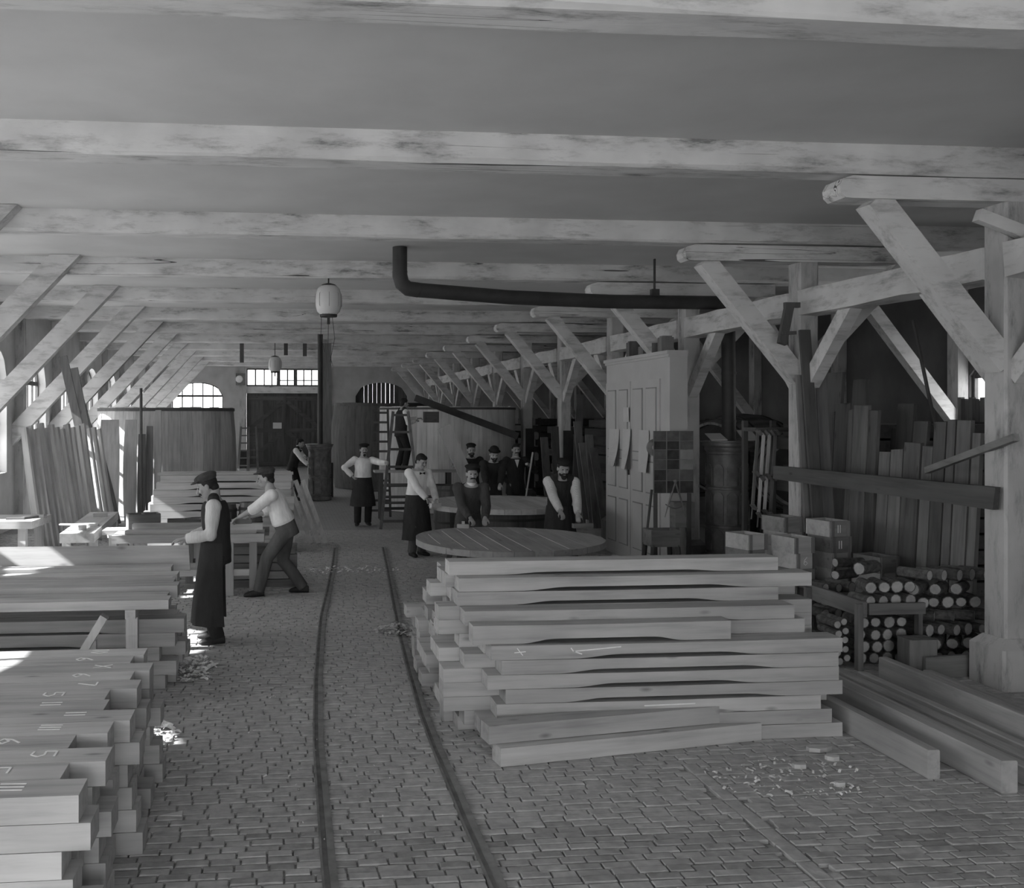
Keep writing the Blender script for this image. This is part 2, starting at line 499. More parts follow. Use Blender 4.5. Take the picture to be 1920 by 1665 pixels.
# windows: frame, bars, panes --------------------------------------
def portal(loc, w, h, direction):
    d = bpy.data.lights.new('window_portal', 'AREA'); d.shape = 'RECTANGLE'; d.size = w; d.size_y = h
    d.cycles.is_portal = True
    o = bpy.data.objects.new('window_portal', d); COL.objects.link(o)
    o.location = loc; o.rotation_euler = Vector(direction).to_track_quat('-Z', 'Z').to_euler()
pane_cache = {}
def window(n, axis, plane, win, cols, rows, label, detail=True):
    uc, w, sill, spring, rise = win
    def P(u, t, z): return (plane + t, u, z) if axis == 'x' else (u, plane + t, z)
    def BX(mb, u0, u1, t0, t1, z0, z1):
        a, b_ = P(u0, t0, z0), P(u1, t1, z1)
        mb.box([min(a[i], b_[i]) for i in range(3)], [max(a[i], b_[i]) for i in range(3)])
    root = thing('window_%d' % n, label, 'window', P(uc, 0, sill)); root['kind'] = 'structure'
    fr = MB(); h = spring + rise - sill
    BX(fr, uc - w / 2, uc - w / 2 + 0.05, -0.03, 0.03, sill, spring)
    BX(fr, uc + w / 2 - 0.05, uc + w / 2, -0.03, 0.03, sill, spring)
    BX(fr, uc - w / 2 + 0.05, uc + w / 2 - 0.05, -0.03, 0.03, sill, sill + 0.05)
    pts = []
    for i in range(13):
        t = -1 + 2 * i / 12
        pts.append(P(uc + t * (w / 2 - 0.025), 0, spring + (rise - 0.025) * math.sqrt(max(0, 1 - t * t))))
    for i in range(12):
        fr.bar(pts[i], pts[i + 1], 0.06, 0.05, (0, 0, 1))
    put('window_frame', fr, M['muntin'], root)
    zs = [sill + (spring - sill) * i / rows for i in range(1, rows + 1)]
    def top(u):
        t = (u - uc) / (w / 2); return spring + rise * math.sqrt(max(0, 1 - t * t))
    us = [uc - w / 2 + w * i / cols for i in range(cols + 1)]
    for u in us[1:-1]:
        q = MB(); BX(q, u - 0.026, u + 0.026, -0.02, 0.02, sill + 0.05, top(u) - 0.02); put('glazing_bar', q, M['muntin'], root)
    for i, z in enumerate(zs):
        hh = 0.045 if i == len(zs) - 1 else 0.026
        q = MB(); BX(q, uc - w / 2 + 0.05, uc + w / 2 - 0.05, -0.025, 0.025, z - hh, z + hh); put('transom', q, M['muntin'], root)
    zz = [sill] + zs
    for i in range(cols):
        for j in range(rows + 1):
            u0, u1 = us[i] + 0.02, us[i + 1] - 0.02
            if j < rows:
                z0, z1 = zz[j] + 0.014, zz[j + 1] - 0.014
                poly = [(u0, z0), (u1, z0), (u1, z1), (u0, z1)]
            else:
                z0 = spring + 0.03
                seg = [(u0 + (u1 - u0) * k / 4) for k in range(5)]
                poly = [(u0, z0), (u1, z0)] + [(u, max(z0 + 0.01, top(u) - 0.05)) for u in reversed(seg)]
            q = MB(); q.prism(poly, plane - 0.003, plane + 0.003, axis)
            put('pane', q, M['glass'], root)
    sgn = {'x': (1, 0, 0) if plane < 0 else (-1, 0, 0), 'y': (0, -1, 0) if plane > 10 else (0, 1, 0)}[axis]
    off = -0.3 if axis == 'x' and plane < 0 else 0.3
    if axis == 'y' and plane < 0: off = -0.3
    portal(P(uc, off, (sill + spring + rise) / 2), w, h, sgn)
    return root
n = 1
for k, w in enumerate(WL):
    vis = w[0] > 20
    which = w[0]
    lab = 'arched multi pane window in the left wall, %s counting from the far wall' % ORD[len(WL) - 1 - k]
    window(n, 'x', XL - 0.2, w, 4, 3 if vis else 2, lab); n += 1
window(n, 'y', Y_FAR + 0.2, WFAR[0], 5, 2, 'wide arched window in the far wall left of the door'); n += 1
window(n, 'x', XR + 0.08, WR[0], 3, 3, 'small bright window in the dark right aisle wall'); n += 1
window(n, 'y', Y_NEAR - 0.2, WB[0], 4, 3, 'arched window behind the viewer on the left'); n += 1
window(n, 'y', Y_NEAR - 0.2, WB[2], 4, 3, 'arched window behind the viewer on the right'); n += 1
portal((WB[1][0], Y_NEAR - 0.3, 1.8), 3.4, 3.6, (0, 1, 0))

# ceiling beams ------------------------------------------------------
def hewn_beam(p0, p1, w, h, seed, n=16, amp=0.010, axis='x'):
    """slightly uneven hewn timber along x"""
    r = random.Random(seed); mb = MB(); vs = []
    for i in range(n + 1):
        t = i / n; x = p0[0] + (p1[0] - p0[0]) * t
        prof = [(-w / 2, 0.03), (-w / 2 + 0.03, 0), (w / 2 - 0.03, 0), (w / 2, 0.03), (w / 2, h), (-w / 2, h)]
        for a, b_ in prof:
            vs.append((x, p0[1] + a + r.uniform(-amp, amp), p0[2] + b_ + (r.uniform(-amp, amp) if b_ < h else 0)))
    fs = []
    for i in range(n):
        for j in range(6):
            a, b_ = i * 6 + j, i * 6 + (j + 1) % 6
            fs.append((a, b_, b_ + 6, a + 6))
    fs.append((5, 4, 3, 2, 1, 0)); fs.append(tuple(n * 6 + j for j in range(6)))
    return mb.add(vs, fs)
beams = []
for k, y in enumerate(FY):
    mb = hewn_beam((XL, y, ZB), (XR, y, ZB), 0.32, ZC - ZB, 40 + k)
    o = put('ceiling_beam', mb, M['lime_x'])
    vis = k - 1
    lab = 'whitewashed hewn ceiling beam behind the viewer' if k == 0 else 'whitewashed cracked ceiling beam across the hall, %s from the viewer' % ORD[vis]
    tag(o, lab, 'beam', 'whitewashed ceiling beams'); o['kind'] = 'structure'

# right posts with plinth, corbel and braces --------------------------
PW = 0.24
for k, y in enumerate(FY[1:]):
    if y > 41: continue
    j = k - 1                                            # 0 = the post at the right picture edge
    lab = ['whitewashed timber post just right of the viewer', 'whitewashed timber post on a stone plinth at the right picture edge']
    lab = lab[k] if k < 2 else 'whitewashed timber post of the right row, %s behind the post at the right edge' % ORD[j - 1]
    t = thing('timber_post', lab, 'post', (XP, y, 0), group='right row of timber posts')
    t['kind'] = 'structure'
    s = MB(); s.prism([(XP - PW / 2, y - PW / 2 + .02), (XP - PW / 2 + .02, y - PW / 2), (XP + PW / 2 - .02, y - PW / 2), (XP + PW / 2, y - PW / 2 + .02), (XP + PW / 2, y + PW / 2), (XP - PW / 2, y + PW / 2)], 0.42, 4.08, 'z')
    put('shaft', s, M['lime_z'], t)
    s = MB(); s.prism([(XP - .2, y - .18), (XP - .18, y - .2), (XP + .18, y - .2), (XP + .2, y - .18), (XP + .2, y + .2), (XP - .2, y + .2)], 0, 0.34, 'z')
    s.add([(XP - .2, y - .2, .34), (XP + .2, y - .2, .34), (XP + .2, y + .2, .34), (XP - .2, y + .2, .34),
           (XP - .13, y - .13, .42), (XP + .13, y - .13, .42), (XP + .13, y + .13, .42), (XP - .13, y + .13, .42)],
          [(0, 1, 5, 4), (1, 2, 6, 5), (2, 3, 7, 6), (3, 0, 4, 7), (4, 5, 6, 7)])
    put('plinth', s, M['lime_z'] if k < 3 else M['stone'], t)
    c = MB(); r = random.Random(k)
    x0 = 4.62 + r.uniform(-0.05, 0.05)
    c.prism([(x0, 4.12), (x0 + .04, 4.085), (x0 + .1, 4.08), (XP + 1.3, 4.08), (XP + 1.3, 4.265), (x0 + .1, 4.265), (x0 + .02, 4.24), (x0 - .01, 4.18)], y - .13, y + .13, 'y')
    put('corbel', c, M['lime_x'], t)
    br = MB(); br.bar((4.93, y, 4.10), (XP - .07, y, 2.72), 0.2, 0.20, (1, 0, 1)); put('brace', br, M['lime_d'], t)
    for sg in (-1, 1):                                   # along the hall, up to the long beam
        if k == 0 and sg < 0: continue
        br = MB(); br.bar((XP, y + sg * .10, 2.62), (XP, y + sg * .98, 3.5), 0.14, 0.17, (0, -sg, 1)); put('side_brace', br, M['lime_d'], t)
    br = MB(); br.bar((XP + 1.25, y, 4.10), (XP + .09, y, 2.9), 0.16, 0.18, (1, 0, -1)); put('aisle_brace', br, M['lime_d'], t)
    if k >= 4:
        s = MB(); s.box((XP - .06, y - PW / 2 - .025, 0.45), (XP + .155, y - PW / 2, 1.95)); put('tarred_board', s, M['tar'], t)
    # aisle wall post and brace
    s = MB(); s.box((XR - .18, y - .12, 0), (XR - .01, y + .12, ZB)); put('wall_post', s, M['lime_z'], t)
    s = MB(); s.bar((XR - 1.75, y, 4.2), (XR - .15, y, 2.2), 0.17, 0.18, (1, 0, 1)); put('wall_brace', s, M['lime_d'], t)
for k in range(len(FY) - 2):
    y0, y1 = FY[k + 1] + PW / 2, FY[k + 2] - PW / 2
    mb = MB(); r = random.Random(60 + k); n_ = 8; vs = []
    for i in range(n_ + 1):
        y = y0 + (y1 - y0) * i / n_
        for a, b_ in ((-.13, 3.46), (.11, 3.44), (.11, 3.75), (-.13, 3.74)):
            vs.append((XP - .01 + a + r.uniform(-.012, .012), y, b_ + r.uniform(-.014, .014)))
    fs = [(0, 1, 2, 3), tuple(n_ * 4 + q for q in (3, 2, 1, 0))]
    for i in range(n_):
        for j in range(4): fs.append((i * 4 + j, i * 4 + (j + 1) % 4, i * 4 + 4 + (j + 1) % 4, i * 4 + 4 + j))
    mb.add(vs, fs)
    lab = ['hewn white tie beam running out of view at the right edge', 'large hewn white tie beam between the two nearest right posts'][k] if k < 2 else 'whitewashed tie beam between right posts, %s bay beyond the nearest' % ORD[k - 2]
    o = put('tie_beam', mb, M['lime_y']); tag(o, lab, 'beam', 'tie beams of the right post row', 'structure')

# left braces lapped on the beam faces -------------------------------
for k, y in enumerate(FY[2:]):
    if y > 41: continue
    mb = MB(); yb = y - .16 - .1
    d = Vector((-1, 0, -1.08)).normalized(); nrm = Vector((d.z, 0, -d.x))
    p0 = Vector((-2.76, yb, ZC - .005)); p1 = p0 + d * (2.35 / -d.x)
    hw = 0.15
    a = p0 + nrm * 0; L = []
    # front outline clipped by the ceiling line and the wall line
    e = 2 * hw / abs(d.z)
    poly = [(p0.x, ZC - .005), (p0.x - e, ZC - .005), (XL, ZC - .005 - (p0.x - e - XL) * 1.08), (XL, ZC - .005 - (p0.x - XL) * 1.08)]
    mb.prism(poly, yb - .1, yb + .098, 'y')
    lab = 'whitewashed diagonal brace at the left wall, %s from the viewer' % ORD[k]
    o = put('wall_brace', mb, M['lime_d']); tag(o, lab, 'brace', 'diagonal braces along the left wall', 'structure')
    s = MB(); s.box((XL, y - .12, 0), (XL + .16, y + .12, ZB)); o = put('wall_post', s, M['lime_z'])
    tag(o, 'whitewashed wall post on the left, foot of the %s brace' % ORD[k], 'post', 'posts along the left wall', 'structure')
# ================================================================= FAR DOOR, BOARDED ARCH
zY = lambda py: CAM_H + (PPY - py) * 42.0 / F_PX
D0, D1 = WFAR[1][0] - WFAR[1][1] / 2, WFAR[1][0] + WFAR[1][1] / 2
door = thing('door_1', 'dark double plank door with diagonal battens under a window strip', 'door', ((D0 + D1) / 2, Y_FAR, 0)); door['kind'] = 'structure'
for x in (D0 - .14, D1 + .14):
    q = MB(); q.box((x - .15, Y_FAR - .14, 0.75), (x + .15, Y_FAR, 4.35)); put('door_post', q, M['lime_z'], door)
    q = MB(); q.box((x - .16, Y_FAR - .15, 0), (x + .16, Y_FAR, 0.75)); put('post_foot', q, M['tar'], door)
q = MB(); q.box((D0, Y_FAR + .0, -.03), (D1, Y_FAR + .3, .03)); put('threshold', q, M['stone'], door)
q = MB(); q.box((D0, Y_FAR, 3.22), (D1, Y_FAR + .2, 3.52)); put('lintel', q, M['lime_x'], door)
npl = 9
for leaf in range(2):
    l0 = D0 + leaf * (D1 - D0) / 2; lw = (D1 - D0) / 2
    lf = MB(); lf.box((l0 + .01, Y_FAR + .12, 0.03), (l0 + lw - .01, Y_FAR + .16, 3.22))
    lo = put('door_leaf', lf, M['darkwood_z'], door)
    for i in range(npl):
        q = MB(); q.box((l0 + .012 + lw * i / npl, Y_FAR + .085, 0.03), (l0 + lw * (i + 1) / npl - .008, Y_FAR + .12, 3.22)); put('plank', q, M['darkwood_z'], lo)
    sg = 1 if leaf == 0 else -1
    xa, xb = (l0 + .1, l0 + lw - .08) if leaf == 0 else (l0 + lw - .1, l0 + .08)
    for (za, zb) in ((0.25, 1.55), (1.65, 2.85)):
        q = MB(); q.bar((xa, Y_FAR + .065, za), (xb, Y_FAR + .065, zb), 0.04, 0.16, (0, 0, 1)); put('batten', q, M['darkwood_x'], lo)
    for z in (0.15, 1.6, 3.0):
        q = MB(); q.box((l0 + .06, Y_FAR + .055, z - .09), (l0 + lw - .06, Y_FAR + .085, z + .09)); put('ledge', q, M['darkwood_x'], lo)
q = MB(); q.box(((D0 + D1) / 2 - .05, Y_FAR + .05, 0.03), ((D0 + D1) / 2 + .05, Y_FAR + .17, 3.22)); put('meeting_stile', q, M['darkwood_z'], door)
pp = atY(520, 798, Y_FAR + .03)
q = MB(); q.box((pp.x - .19, Y_FAR + .03, pp.z - .13), (pp.x + .19, Y_FAR + .045, pp.z + .13)); o = put('notice', q, M['paper'])
tag(o, 'small pale paper notice pinned on the dark far door', 'notice')
# transom strip
tr = thing('window_%d' % n, 'strip of small panes above the big far door', 'window', ((D0 + D1) / 2, Y_FAR + .1, 3.52)); tr['kind'] = 'structure'; n += 1
z0, z1 = 3.52, 4.3
q = MB(); q.box((D0, Y_FAR + .06, z0), (D1, Y_FAR + .14, z0 + .07)); q.box((D0, Y_FAR + .06, z1 - .07), (D1, Y_FAR + .14, z1))
q.box((D0, Y_FAR + .06, z0 + .07), (D0 + .06, Y_FAR + .14, z1 - .07)); q.box((D1 - .06, Y_FAR + .06, z0 + .07), (D1, Y_FAR + .14, z1 - .07)); put('window_frame', q, M['muntin'], tr)
marks = [472, 487, 502.5, 516, 528, 544, 558, 573, 587, 607]
xs = [D0 + .03 + (D1 - D0 - .06) * (a - 472) / 135.0 for a in marks]
for i, x in enumerate(xs[1:-1]):
    wd = .08 if i in (3, 5) else .032
    q = MB(); q.box((x - wd, Y_FAR + .07, z0 + .07), (x + wd, Y_FAR + .13, z1 - .07)); put('glazing_bar', q, M['muntin'], tr)
for i in range(len(xs) - 1):
    q = MB(); q.box((xs[i] + .02, Y_FAR + .097, z0 + .07), (xs[i + 1] - .02, Y_FAR + .103, z1 - .07)); put('pane', q, M['glass'], tr)
    if i >= 4:
        q = MB(); q.box((xs[i] + .02, Y_FAR + .08, z0 + .24), (xs[i + 1] - .02, Y_FAR + .094, z0 + .285)); put('transom', q, M['muntin'], tr)
portal(((D0 + D1) / 2, Y_FAR + .35, (z0 + z1) / 2), D1 - D0, z1 - z0, (0, -1, 0))
# boarded arch
uc, w, sill, spring, rise = WFAR[2]
ba = thing('window_%d' % n, 'arched opening in far wall closed with dark boards, light in the gaps', 'window', (uc, Y_FAR + .2, sill)); ba['kind'] = 'structure'; n += 1
nb = 12
for i in range(nb):
    a, b_ = uc - w / 2 + w * i / nb, uc - w / 2 + w * (i + 1) / nb
    gap = .010 if i in (2, 4, 6, 7, 8) else 0.001
    tp = lambda u: spring + rise * math.sqrt(max(0, 1 - ((u - uc) / (w / 2)) ** 2))
    q = MB(); q.prism([(a + gap / 2, sill), (b_ - gap / 2, sill), (b_ - gap / 2, tp(b_) + .02), (a + gap / 2, tp(a) + .02)], Y_FAR + .18, Y_FAR + .21, 'y'); put('board', q, M['darkwood_z'], ba)

# ================================================================= RAILS
def rail(pts, label):
    P = [Vector(p) for p in pts]
    fine = []
    for i in range(len(P) - 1):
        for k in range(3): fine.append(P[i].lerp(P[i + 1], k / 3))
    fine.append(P[-1])
    t = thing('floor_rail', label, 'rail', (fine[len(fine) // 2].x, fine[len(fine) // 2].y, 0), group='narrow track rails')
    def strip(o0, o1, zt):
        mb = MB(); vs = []
        for i, p in enumerate(fine):
            d = (fine[min(i + 1, len(fine) - 1)] - fine[max(i - 1, 0)]).normalized(); s_ = Vector((d.y, -d.x, 0))
            for o_, z in ((o0, -.03), (o0, zt), (o1, zt), (o1, -.03)):
                q = p + s_ * o_; vs.append((q.x, q.y, z))
        fs = [(0, 1, 2, 3), tuple(len(fine) * 4 - 4 + k for k in (3, 2, 1, 0))]
        for i in range(len(fine) - 1):
            for j in range(4): fs.append((i * 4 + j, i * 4 + (j + 1) % 4, i * 4 + 4 + (j + 1) % 4, i * 4 + 4 + j))
        return mb.add(vs, fs)
    put('rail_head', strip(-.045, -.005, .014), M['steel'], t)
    put('flangeway', strip(-.005, .022, .005), M['groove'], t)
    put('guard_strip', strip(.022, .034, .011), M['steel'], t)
rail([(.95, 16.5, 0), (.81, 14.62, 0), (.62, 12.43, 0), (.47, 10.81, 0), (.38, 9.35, 0), (.32, 8.24, 0), (.28, 7.23, 0), (.26, 6.65, 0), (.25, 5.73, 0), (.24, 4.91, 0), (.24, 4.2, 0)], 'left one of the two narrow track rails in the brick floor')
rail([(1.78, 16.5, 0), (1.63, 14.54, 0), (1.42, 11.99, 0), (1.32, 10.73, 0), (1.24, 9.71, 0), (1.16, 8.5, 0), (1.09, 7.28, 0), (1.07, 6.57, 0), (1.06, 5.81, 0), (1.05, 5.28, 0), (1.05, 4.83, 0), (1.05, 4.2, 0)], 'right one of the two narrow track rails, beside the big stave stack')

# ================================================================= STAVES
def stave_mesh(name, L, w, h, rise=0.028, mat=None, seed=0):
    """hollowed stave lying along x: full depth at both ends, waisted underneath in the middle"""
    r = random.Random(seed); mb = MB()
    a = 0.20 + r.uniform(-.04, .04); b_ = a + 0.12
    bot = [(0, 0), (a * L, 0)]
    for t in (0.25, 0.5, 0.75): bot.append(((a + (b_ - a) * t) * L, rise * (3 * t * t - 2 * t ** 3)))
    bot += [(b_ * L, rise), ((1 - b_) * L, rise)]
    for t in (0.75, 0.5, 0.25): bot.append(((1 - a - (b_ - a) * (t)) * L, rise * (3 * t * t - 2 * t ** 3)))
    bot = bot[:7] + [((1 - (a + (b_ - a) * t)) * L, rise * (3 * t * t - 2 * t ** 3)) for t in (0.75, 0.5, 0.25)] + [((1 - a) * L, 0), (L, 0)]
    sag = r.uniform(0, .006)
    top = [(L, h), (L * .5, h - sag), (0, h)]
    mb.prism(bot + top, -w / 2, w / 2, 'y')
    me = mb.mesh(name); me.materials.append(mat or M['stave_x'])
    me['L'] = L
    return me
SM = [stave_mesh('stave', L, .195, .0985, .024, mat=M['stave_x'], seed=i) for i, L in enumerate((2.35, 2.45, 2.55, 2.7, 2.85))]
rs = random.Random(21)
def chalk(parent, strokes, z, org, face='top', s=1.0, wd=.009):
    """chalk strokes: list of polylines in a local 2-D frame, laid on the top or front of the parent"""
    mb = MB(); ox, oy = org
    for pl in strokes:
        for (a, b_) in zip(pl, pl[1:]):
            if face == 'top':
                mb.bar((ox + a[0] * s, oy + a[1] * s, z + .001), (ox + b_[0] * s, oy + b_[1] * s, z + .001), wd, .002)
            else:
                mb.bar((ox + a[0] * s, z - .001, oy + a[1] * s), (ox + b_[0] * s, z - .001, oy + b_[1] * s), wd, .002, (0, 1, 0))
    me = mb.mesh('chalk_mark'); me.materials.append(M['chalk'])
    return inst('chalk_mark', me, parent=parent)
# --- big right stack
def col_rows(nrows, y, x0, x1, big_first=False):
    out = []
    for r in range(nrows):
        out.append((r, y))
    return out
stack = []
cols = [(6.60, 7, 1.42, 'front'), (6.80, 9, 1.36, 'mid'), (7.0, 11, 1.28, 'tall'), (7.2, 11, 1.24, 'in'), (7.4, 11, 1.22, 'in'),
        (7.6, 10, 1.2, 'in'), (7.8, 6, 1.16, 'end'), (8.0, 6, 1.18, 'end'), (8.2, 6, 1.17, 'end'), (8.4, 6, 1.2, 'end'), (8.6, 5, 1.18, 'end'), (8.8, 5, 1.2, 'end'), (9.0, 5, 1.2, 'end')]
PIT = .1005
for ci, (y, nr, xl, kind) in enumerate(cols):
    for r in range(nr):
        me = SM[rs.randrange(5)] if kind != 'end' else SM[rs.randrange(3)]
        if kind == 'front': me = SM[rs.choice((0, 1, 1, 2))]
        x = xl + rs.uniform(-.10, .12)
        if kind in ('front', 'mid'): x = xl + [.05, -.12, -.02, .10, -.06, .02, .0][r % 7] + rs.uniform(-.02, .02)
        x = min(x + .07, 4.0 - me['L'])
        o = inst('stave', me, (x, y + rs.uniform(-.002, .002), r * PIT + .001), (0, 0, 0))
        if kind == 'front': lab = 'oak stave in the nearest face of the big right stack, %s from its top' % ORD[nr - 1 - r]
        elif kind == 'tall' and r >= 8: lab = 'oak stave high on the big right stack, %s from its top' % ORD[nr - 1 - r + 2]
        elif kind == 'mid' and r == 8: lab = 'oak stave capping the nearer part of the big right stack'
        else: lab = 'stave end in the right stack, %s tier from floor, %s row from front' % (ORD[r], ORD[ci])
        tag(o, lab, 'stave', 'staves of the big right stack')
        stack.append((kind, r, o))
# top stave and the thin one above the tall part
o = inst('stave', stave_mesh('stave', 2.62, .19, .10, .02, seed=31), (1.27, 7.62, 10 * PIT + .03), (0, 0, .006)); tag(o, 'oak stave lying along the back top of the big right stack', 'stave', 'staves of the big right stack'); o.location.z = 10 * PIT + .001
o = inst('stave', stave_mesh('stave', 2.55, .19, .10, .016, seed=32), (1.25, 7.12, 11 * PIT + .001), (0, 0, .0)); tag(o, 'topmost oak stave of the big right stack', 'stave', 'staves of the big right stack')
# two thick slabs at the foot in front, laid askew, and two wide ones resting on the front face
o = inst('timber_slab', stave_mesh('timber_slab', 1.98, .15, .12, 0.0, seed=33), (1.42, 6.22, .001), (0, 0, .17)); tag(o, 'thick squared slab lying askew on the bricks before the right stack', 'timber')
o = inst('timber_slab', stave_mesh('timber_slab', 1.98, .15, .12, 0.0, seed=34), (1.36, 6.30, .123), (0, 0, .16)); tag(o, 'thick slab on top of the askew slab before the right stack', 'timber')
o = inst('stave', stave_mesh('stave', 1.86, .15, .13, .03, seed=36), (1.33, 6.62, 7 * PIT + .001), (0, 0, .0)); tag(o, 'broad oak stave with a notched end on the front of the right stack', 'stave', 'staves of the big right stack')
fs_ = [q for q in stack if q[0] == 'front']
chalk(fs_[6][2], [[(0.58, .05), (.92, .075)], [(.56, .075), (.58, .05), (.64, .03)]], -.0975, (0, 0), 'front', 1.0, .008)
chalk(fs_[2][2], [[(1.05, .06), (1.42, .065)]], -.0975, (0, 0), 'front', 1.0, .008)
chalk(fs_[6][2], [[(0.16, .05), (.24, .056)], [(.18, .08), (.22, .03)]], -.0975, (0, 0), 'front', 1.0, .006)

# --- left front stack with chalked tops
G = {'5': [[(1, 2), (0, 2), (0, 1.1), (.7, 1.1), (1, .6), (.6, 0), (0, .1)]], '6': [[(.9, 2), (.2, 1.2), (0, .4), (.5, 0), (1, .5), (.5, 1), (.1, .6)]],
     '11': [[(0, 0), (0, 2)], [(.6, 0), (.6, 2)]], '7': [[(0, 2), (1, 2), (.3, 0)]], '4': [[(.7, 0), (.7, 2), (0, .7), (1, .7)]], '10': [[(0, 0), (0, 2)], [(.5, 1), (.8, 2), (1.2, 1), (.8, 0), (.5, 1)]],
     'x': [[(0, 0), (1, 2)], [(0, 2), (1, 0)]], '111': [[(0, 0), (.1, 2)], [(.5, 0), (.6, 2)], [(1, 0), (1.1, 2)]]}
LM = [stave_mesh('stave', 2.6, .19, .115, .02, seed=50 + i) for i in range(3)]
ends = [-.86, -.98, -.82, -1.03, -.88, -.80, -.97, -1.0, -.85, -.92, -.83, -.98, -.92]
texts = ['111', '5', '5', '6', '111', '11', '11', '5', '7', '6', 'x', '6', '10']
lrow = 0
for ci in range(13):
    y = 4.22 + ci * .197
    for r in range(6):
        xe = ends[ci] + .02 if r == 5 else ends[ci] + rs.uniform(-.05, .10)
        o = inst('stave', LM[rs.randrange(3)], (xe - 2.6, y + rs.uniform(-.002, .002), r * .1175 + .001), (0, 0, 0))
        if r == 5:
            tag(o, 'chalk marked stave on top of the left front stack, %s from the viewer' % ORD[ci], 'stave', 'staves of the left front stack')
            g = [[(2.30 + q[1] * -.028 + 0, -.02 + q[0] * .05) for q in pl] for pl in G[texts[ci]]]
            g = [[(2.24 + q[1] * .055, .06 - q[0] * .07) for q in pl] for pl in G[texts[ci]]]
            chalk(o, g, .1155, (0, 0), 'top', 1.0, .010)
        else:
            tag(o, 'stave in the %s tier of the left front stack, %s row from the viewer' % (ORD[r], ORD[ci]), 'stave', 'staves of the left front stack')

# --- left trestle with planks and the stave heap under it
t = thing('trestle', 'rough wooden trestle with slanting strut carrying staves at left', 'trestle', (-1.9, 8.3, 0))
for x in (-1.15, -2.9):
    q = MB(); q.box((x - .045, 7.62, 0), (x + .045, 7.7, .72)); put('leg', q, M['stave_z'], t)
    q = MB(); q.box((x - .045, 9.2, 0), (x + .045, 9.28, .72)); put('leg', q, M['stave_z'], t)
    q = MB(); q.box((x - .04, 7.55, .72), (x + .04, 9.4, .79)); put('cross_rail', q, M['stave_y'], t)
q = MB(); q.bar((-1.35, 7.6, .74), (-1.78, 7.6, .02), .06, .1, (0, 1, 0)); put('strut', q, M['stave_z'], t)
q = MB(); q.box((-1.52, 7.72, 0), (-1.44, 7.78, .52)); put('stub_post', q, M['stave_z'], t)
names_t = ['nearest stave lying on the left trestle', 'second stave on the left trestle, nearly touching the nearest', 'third stave on the left trestle, sunlit on top',
           'fourth stave on the left trestle below the man', 'fifth stave on the left trestle', 'sixth stave on the left trestle before the upright board', 'seventh stave at the back of the left trestle']
ys = [7.66, 7.88, 8.12, 8.38, 8.62, 8.86, 9.1]
zs_ = [.79, .80, .79, .82, .79, .80, .79]
xe = [-.86, -.90, -.84, -.90, -.95, -.92, -1.0]
for i in range(7):
    h = [.07, .06, .10, .09, .06, .07, .10][i]
    o = inst('stave', stave_mesh('stave', 2.7, .2, h, .0, seed=70 + i), (xe[i] - 2.7, ys[i], .791), (0, 0, 0))
    tag(o, names_t[i], 'stave', 'staves on the left trestle')
mb = MB(); mb.prism([(-3.6, 0), (-.86, 0), (-.88, .24), (-3.6, .25)], 0, .045, 'y'); mb.rot(Matrix.Translation((0, 9.36, .802)) @ Matrix.Rotation(-.25, 4, 'X'))
o = put('wide_board', mb, M['stave_x']); tag(o, 'wide board set on edge at the back of the left trestle, under the man\'s hands', 'board')
for c_ in range(4):
    for r in range(5 if c_ < 3 else 4):
        o = inst('stave', LM[rs.randrange(3)], (-.92 + rs.uniform(-.1, .12) - 2.6, 8.62 + c_ * .2 - .35, r * .1175 + .001), (0, 0, 0))
        tag(o, 'stave heaped under the left trestle, %s tier from the floor, %s row' % (ORD[r], ORD[c_]), 'stave', 'staves heaped under the left trestle')
# ================================================================= VATS
def vat(name, label, c, R, H, n_, bulge, mat, hoop=None, rot=0.0, taper=1.0):
    t = thing(name, label, 'vat', c, rot)
    mb = MB(); th = .07; da = math.pi / n_ * .985
    zs = [0, .25, .5, .75, 1.0]; vs = []
    for z in zs:
        r = R * (1 + bulge * math.sin(math.pi * (0.12 + .76 * z)) - bulge * .9) * (1 - (1 - taper) * z)
        for rr in (r, r - th):
            for a in (-da, 0, da): vs.append((rr * math.cos(a), rr * math.sin(a), z * H))
    fs = []
    for i in range(4):
        o = i * 6
        for (a, b_) in ((0, 1), (1, 2), (2, 5), (5, 4), (4, 3), (3, 0)): fs.append((o + a, o + b_, o + 6 + b_, o + 6 + a))
    fs += [(0, 1, 4, 3), (1, 2, 5, 4), (24, 25, 28, 27), (25, 26, 29, 28)]
    mb.add(vs, fs); me = mb.mesh('stave'); me.materials.append(mat)
    r_ = random.Random(n_)
    for i in range(n_):
        inst('stave', me, (0, 0, 0), (0, 0, 2 * math.pi * i / n_), t, (1, 1, 1 + r_.uniform(-.004, .006)))
    b_ = MB(); b_.lathe([(R * .93 - th, .1), (R * .93 - th, .16)], 32); put('bottom', b_, mat, t, local=True)
    for z, w in (hoop or []):
        k = z / H; r = R * (1 + bulge * math.sin(math.pi * (0.12 + .76 * k)) - bulge * .9) * (1 - (1 - taper) * k) + .004
        h = MB(); h.sm = True; nn = 48
        h.lathe([(r, z - w / 2), (r + .02, z - w / 2), (r + .02, z + w / 2), (r, z + w / 2), (r, z - w / 2)], nn, caps=False)
        put('hoop', h, M['darkwood_x'], t, local=True)
    return t
pL = atY(313, 770, 23.4)
vat('wooden_vat', 'big open wooden vat without hoops, left of the far door', (pL.x, 23.4, 0), 1.64, 2.46, 38, .07, M['stave_z'], [(2.41, .07)], .3)
pR = atY(838, 770, 23.6)
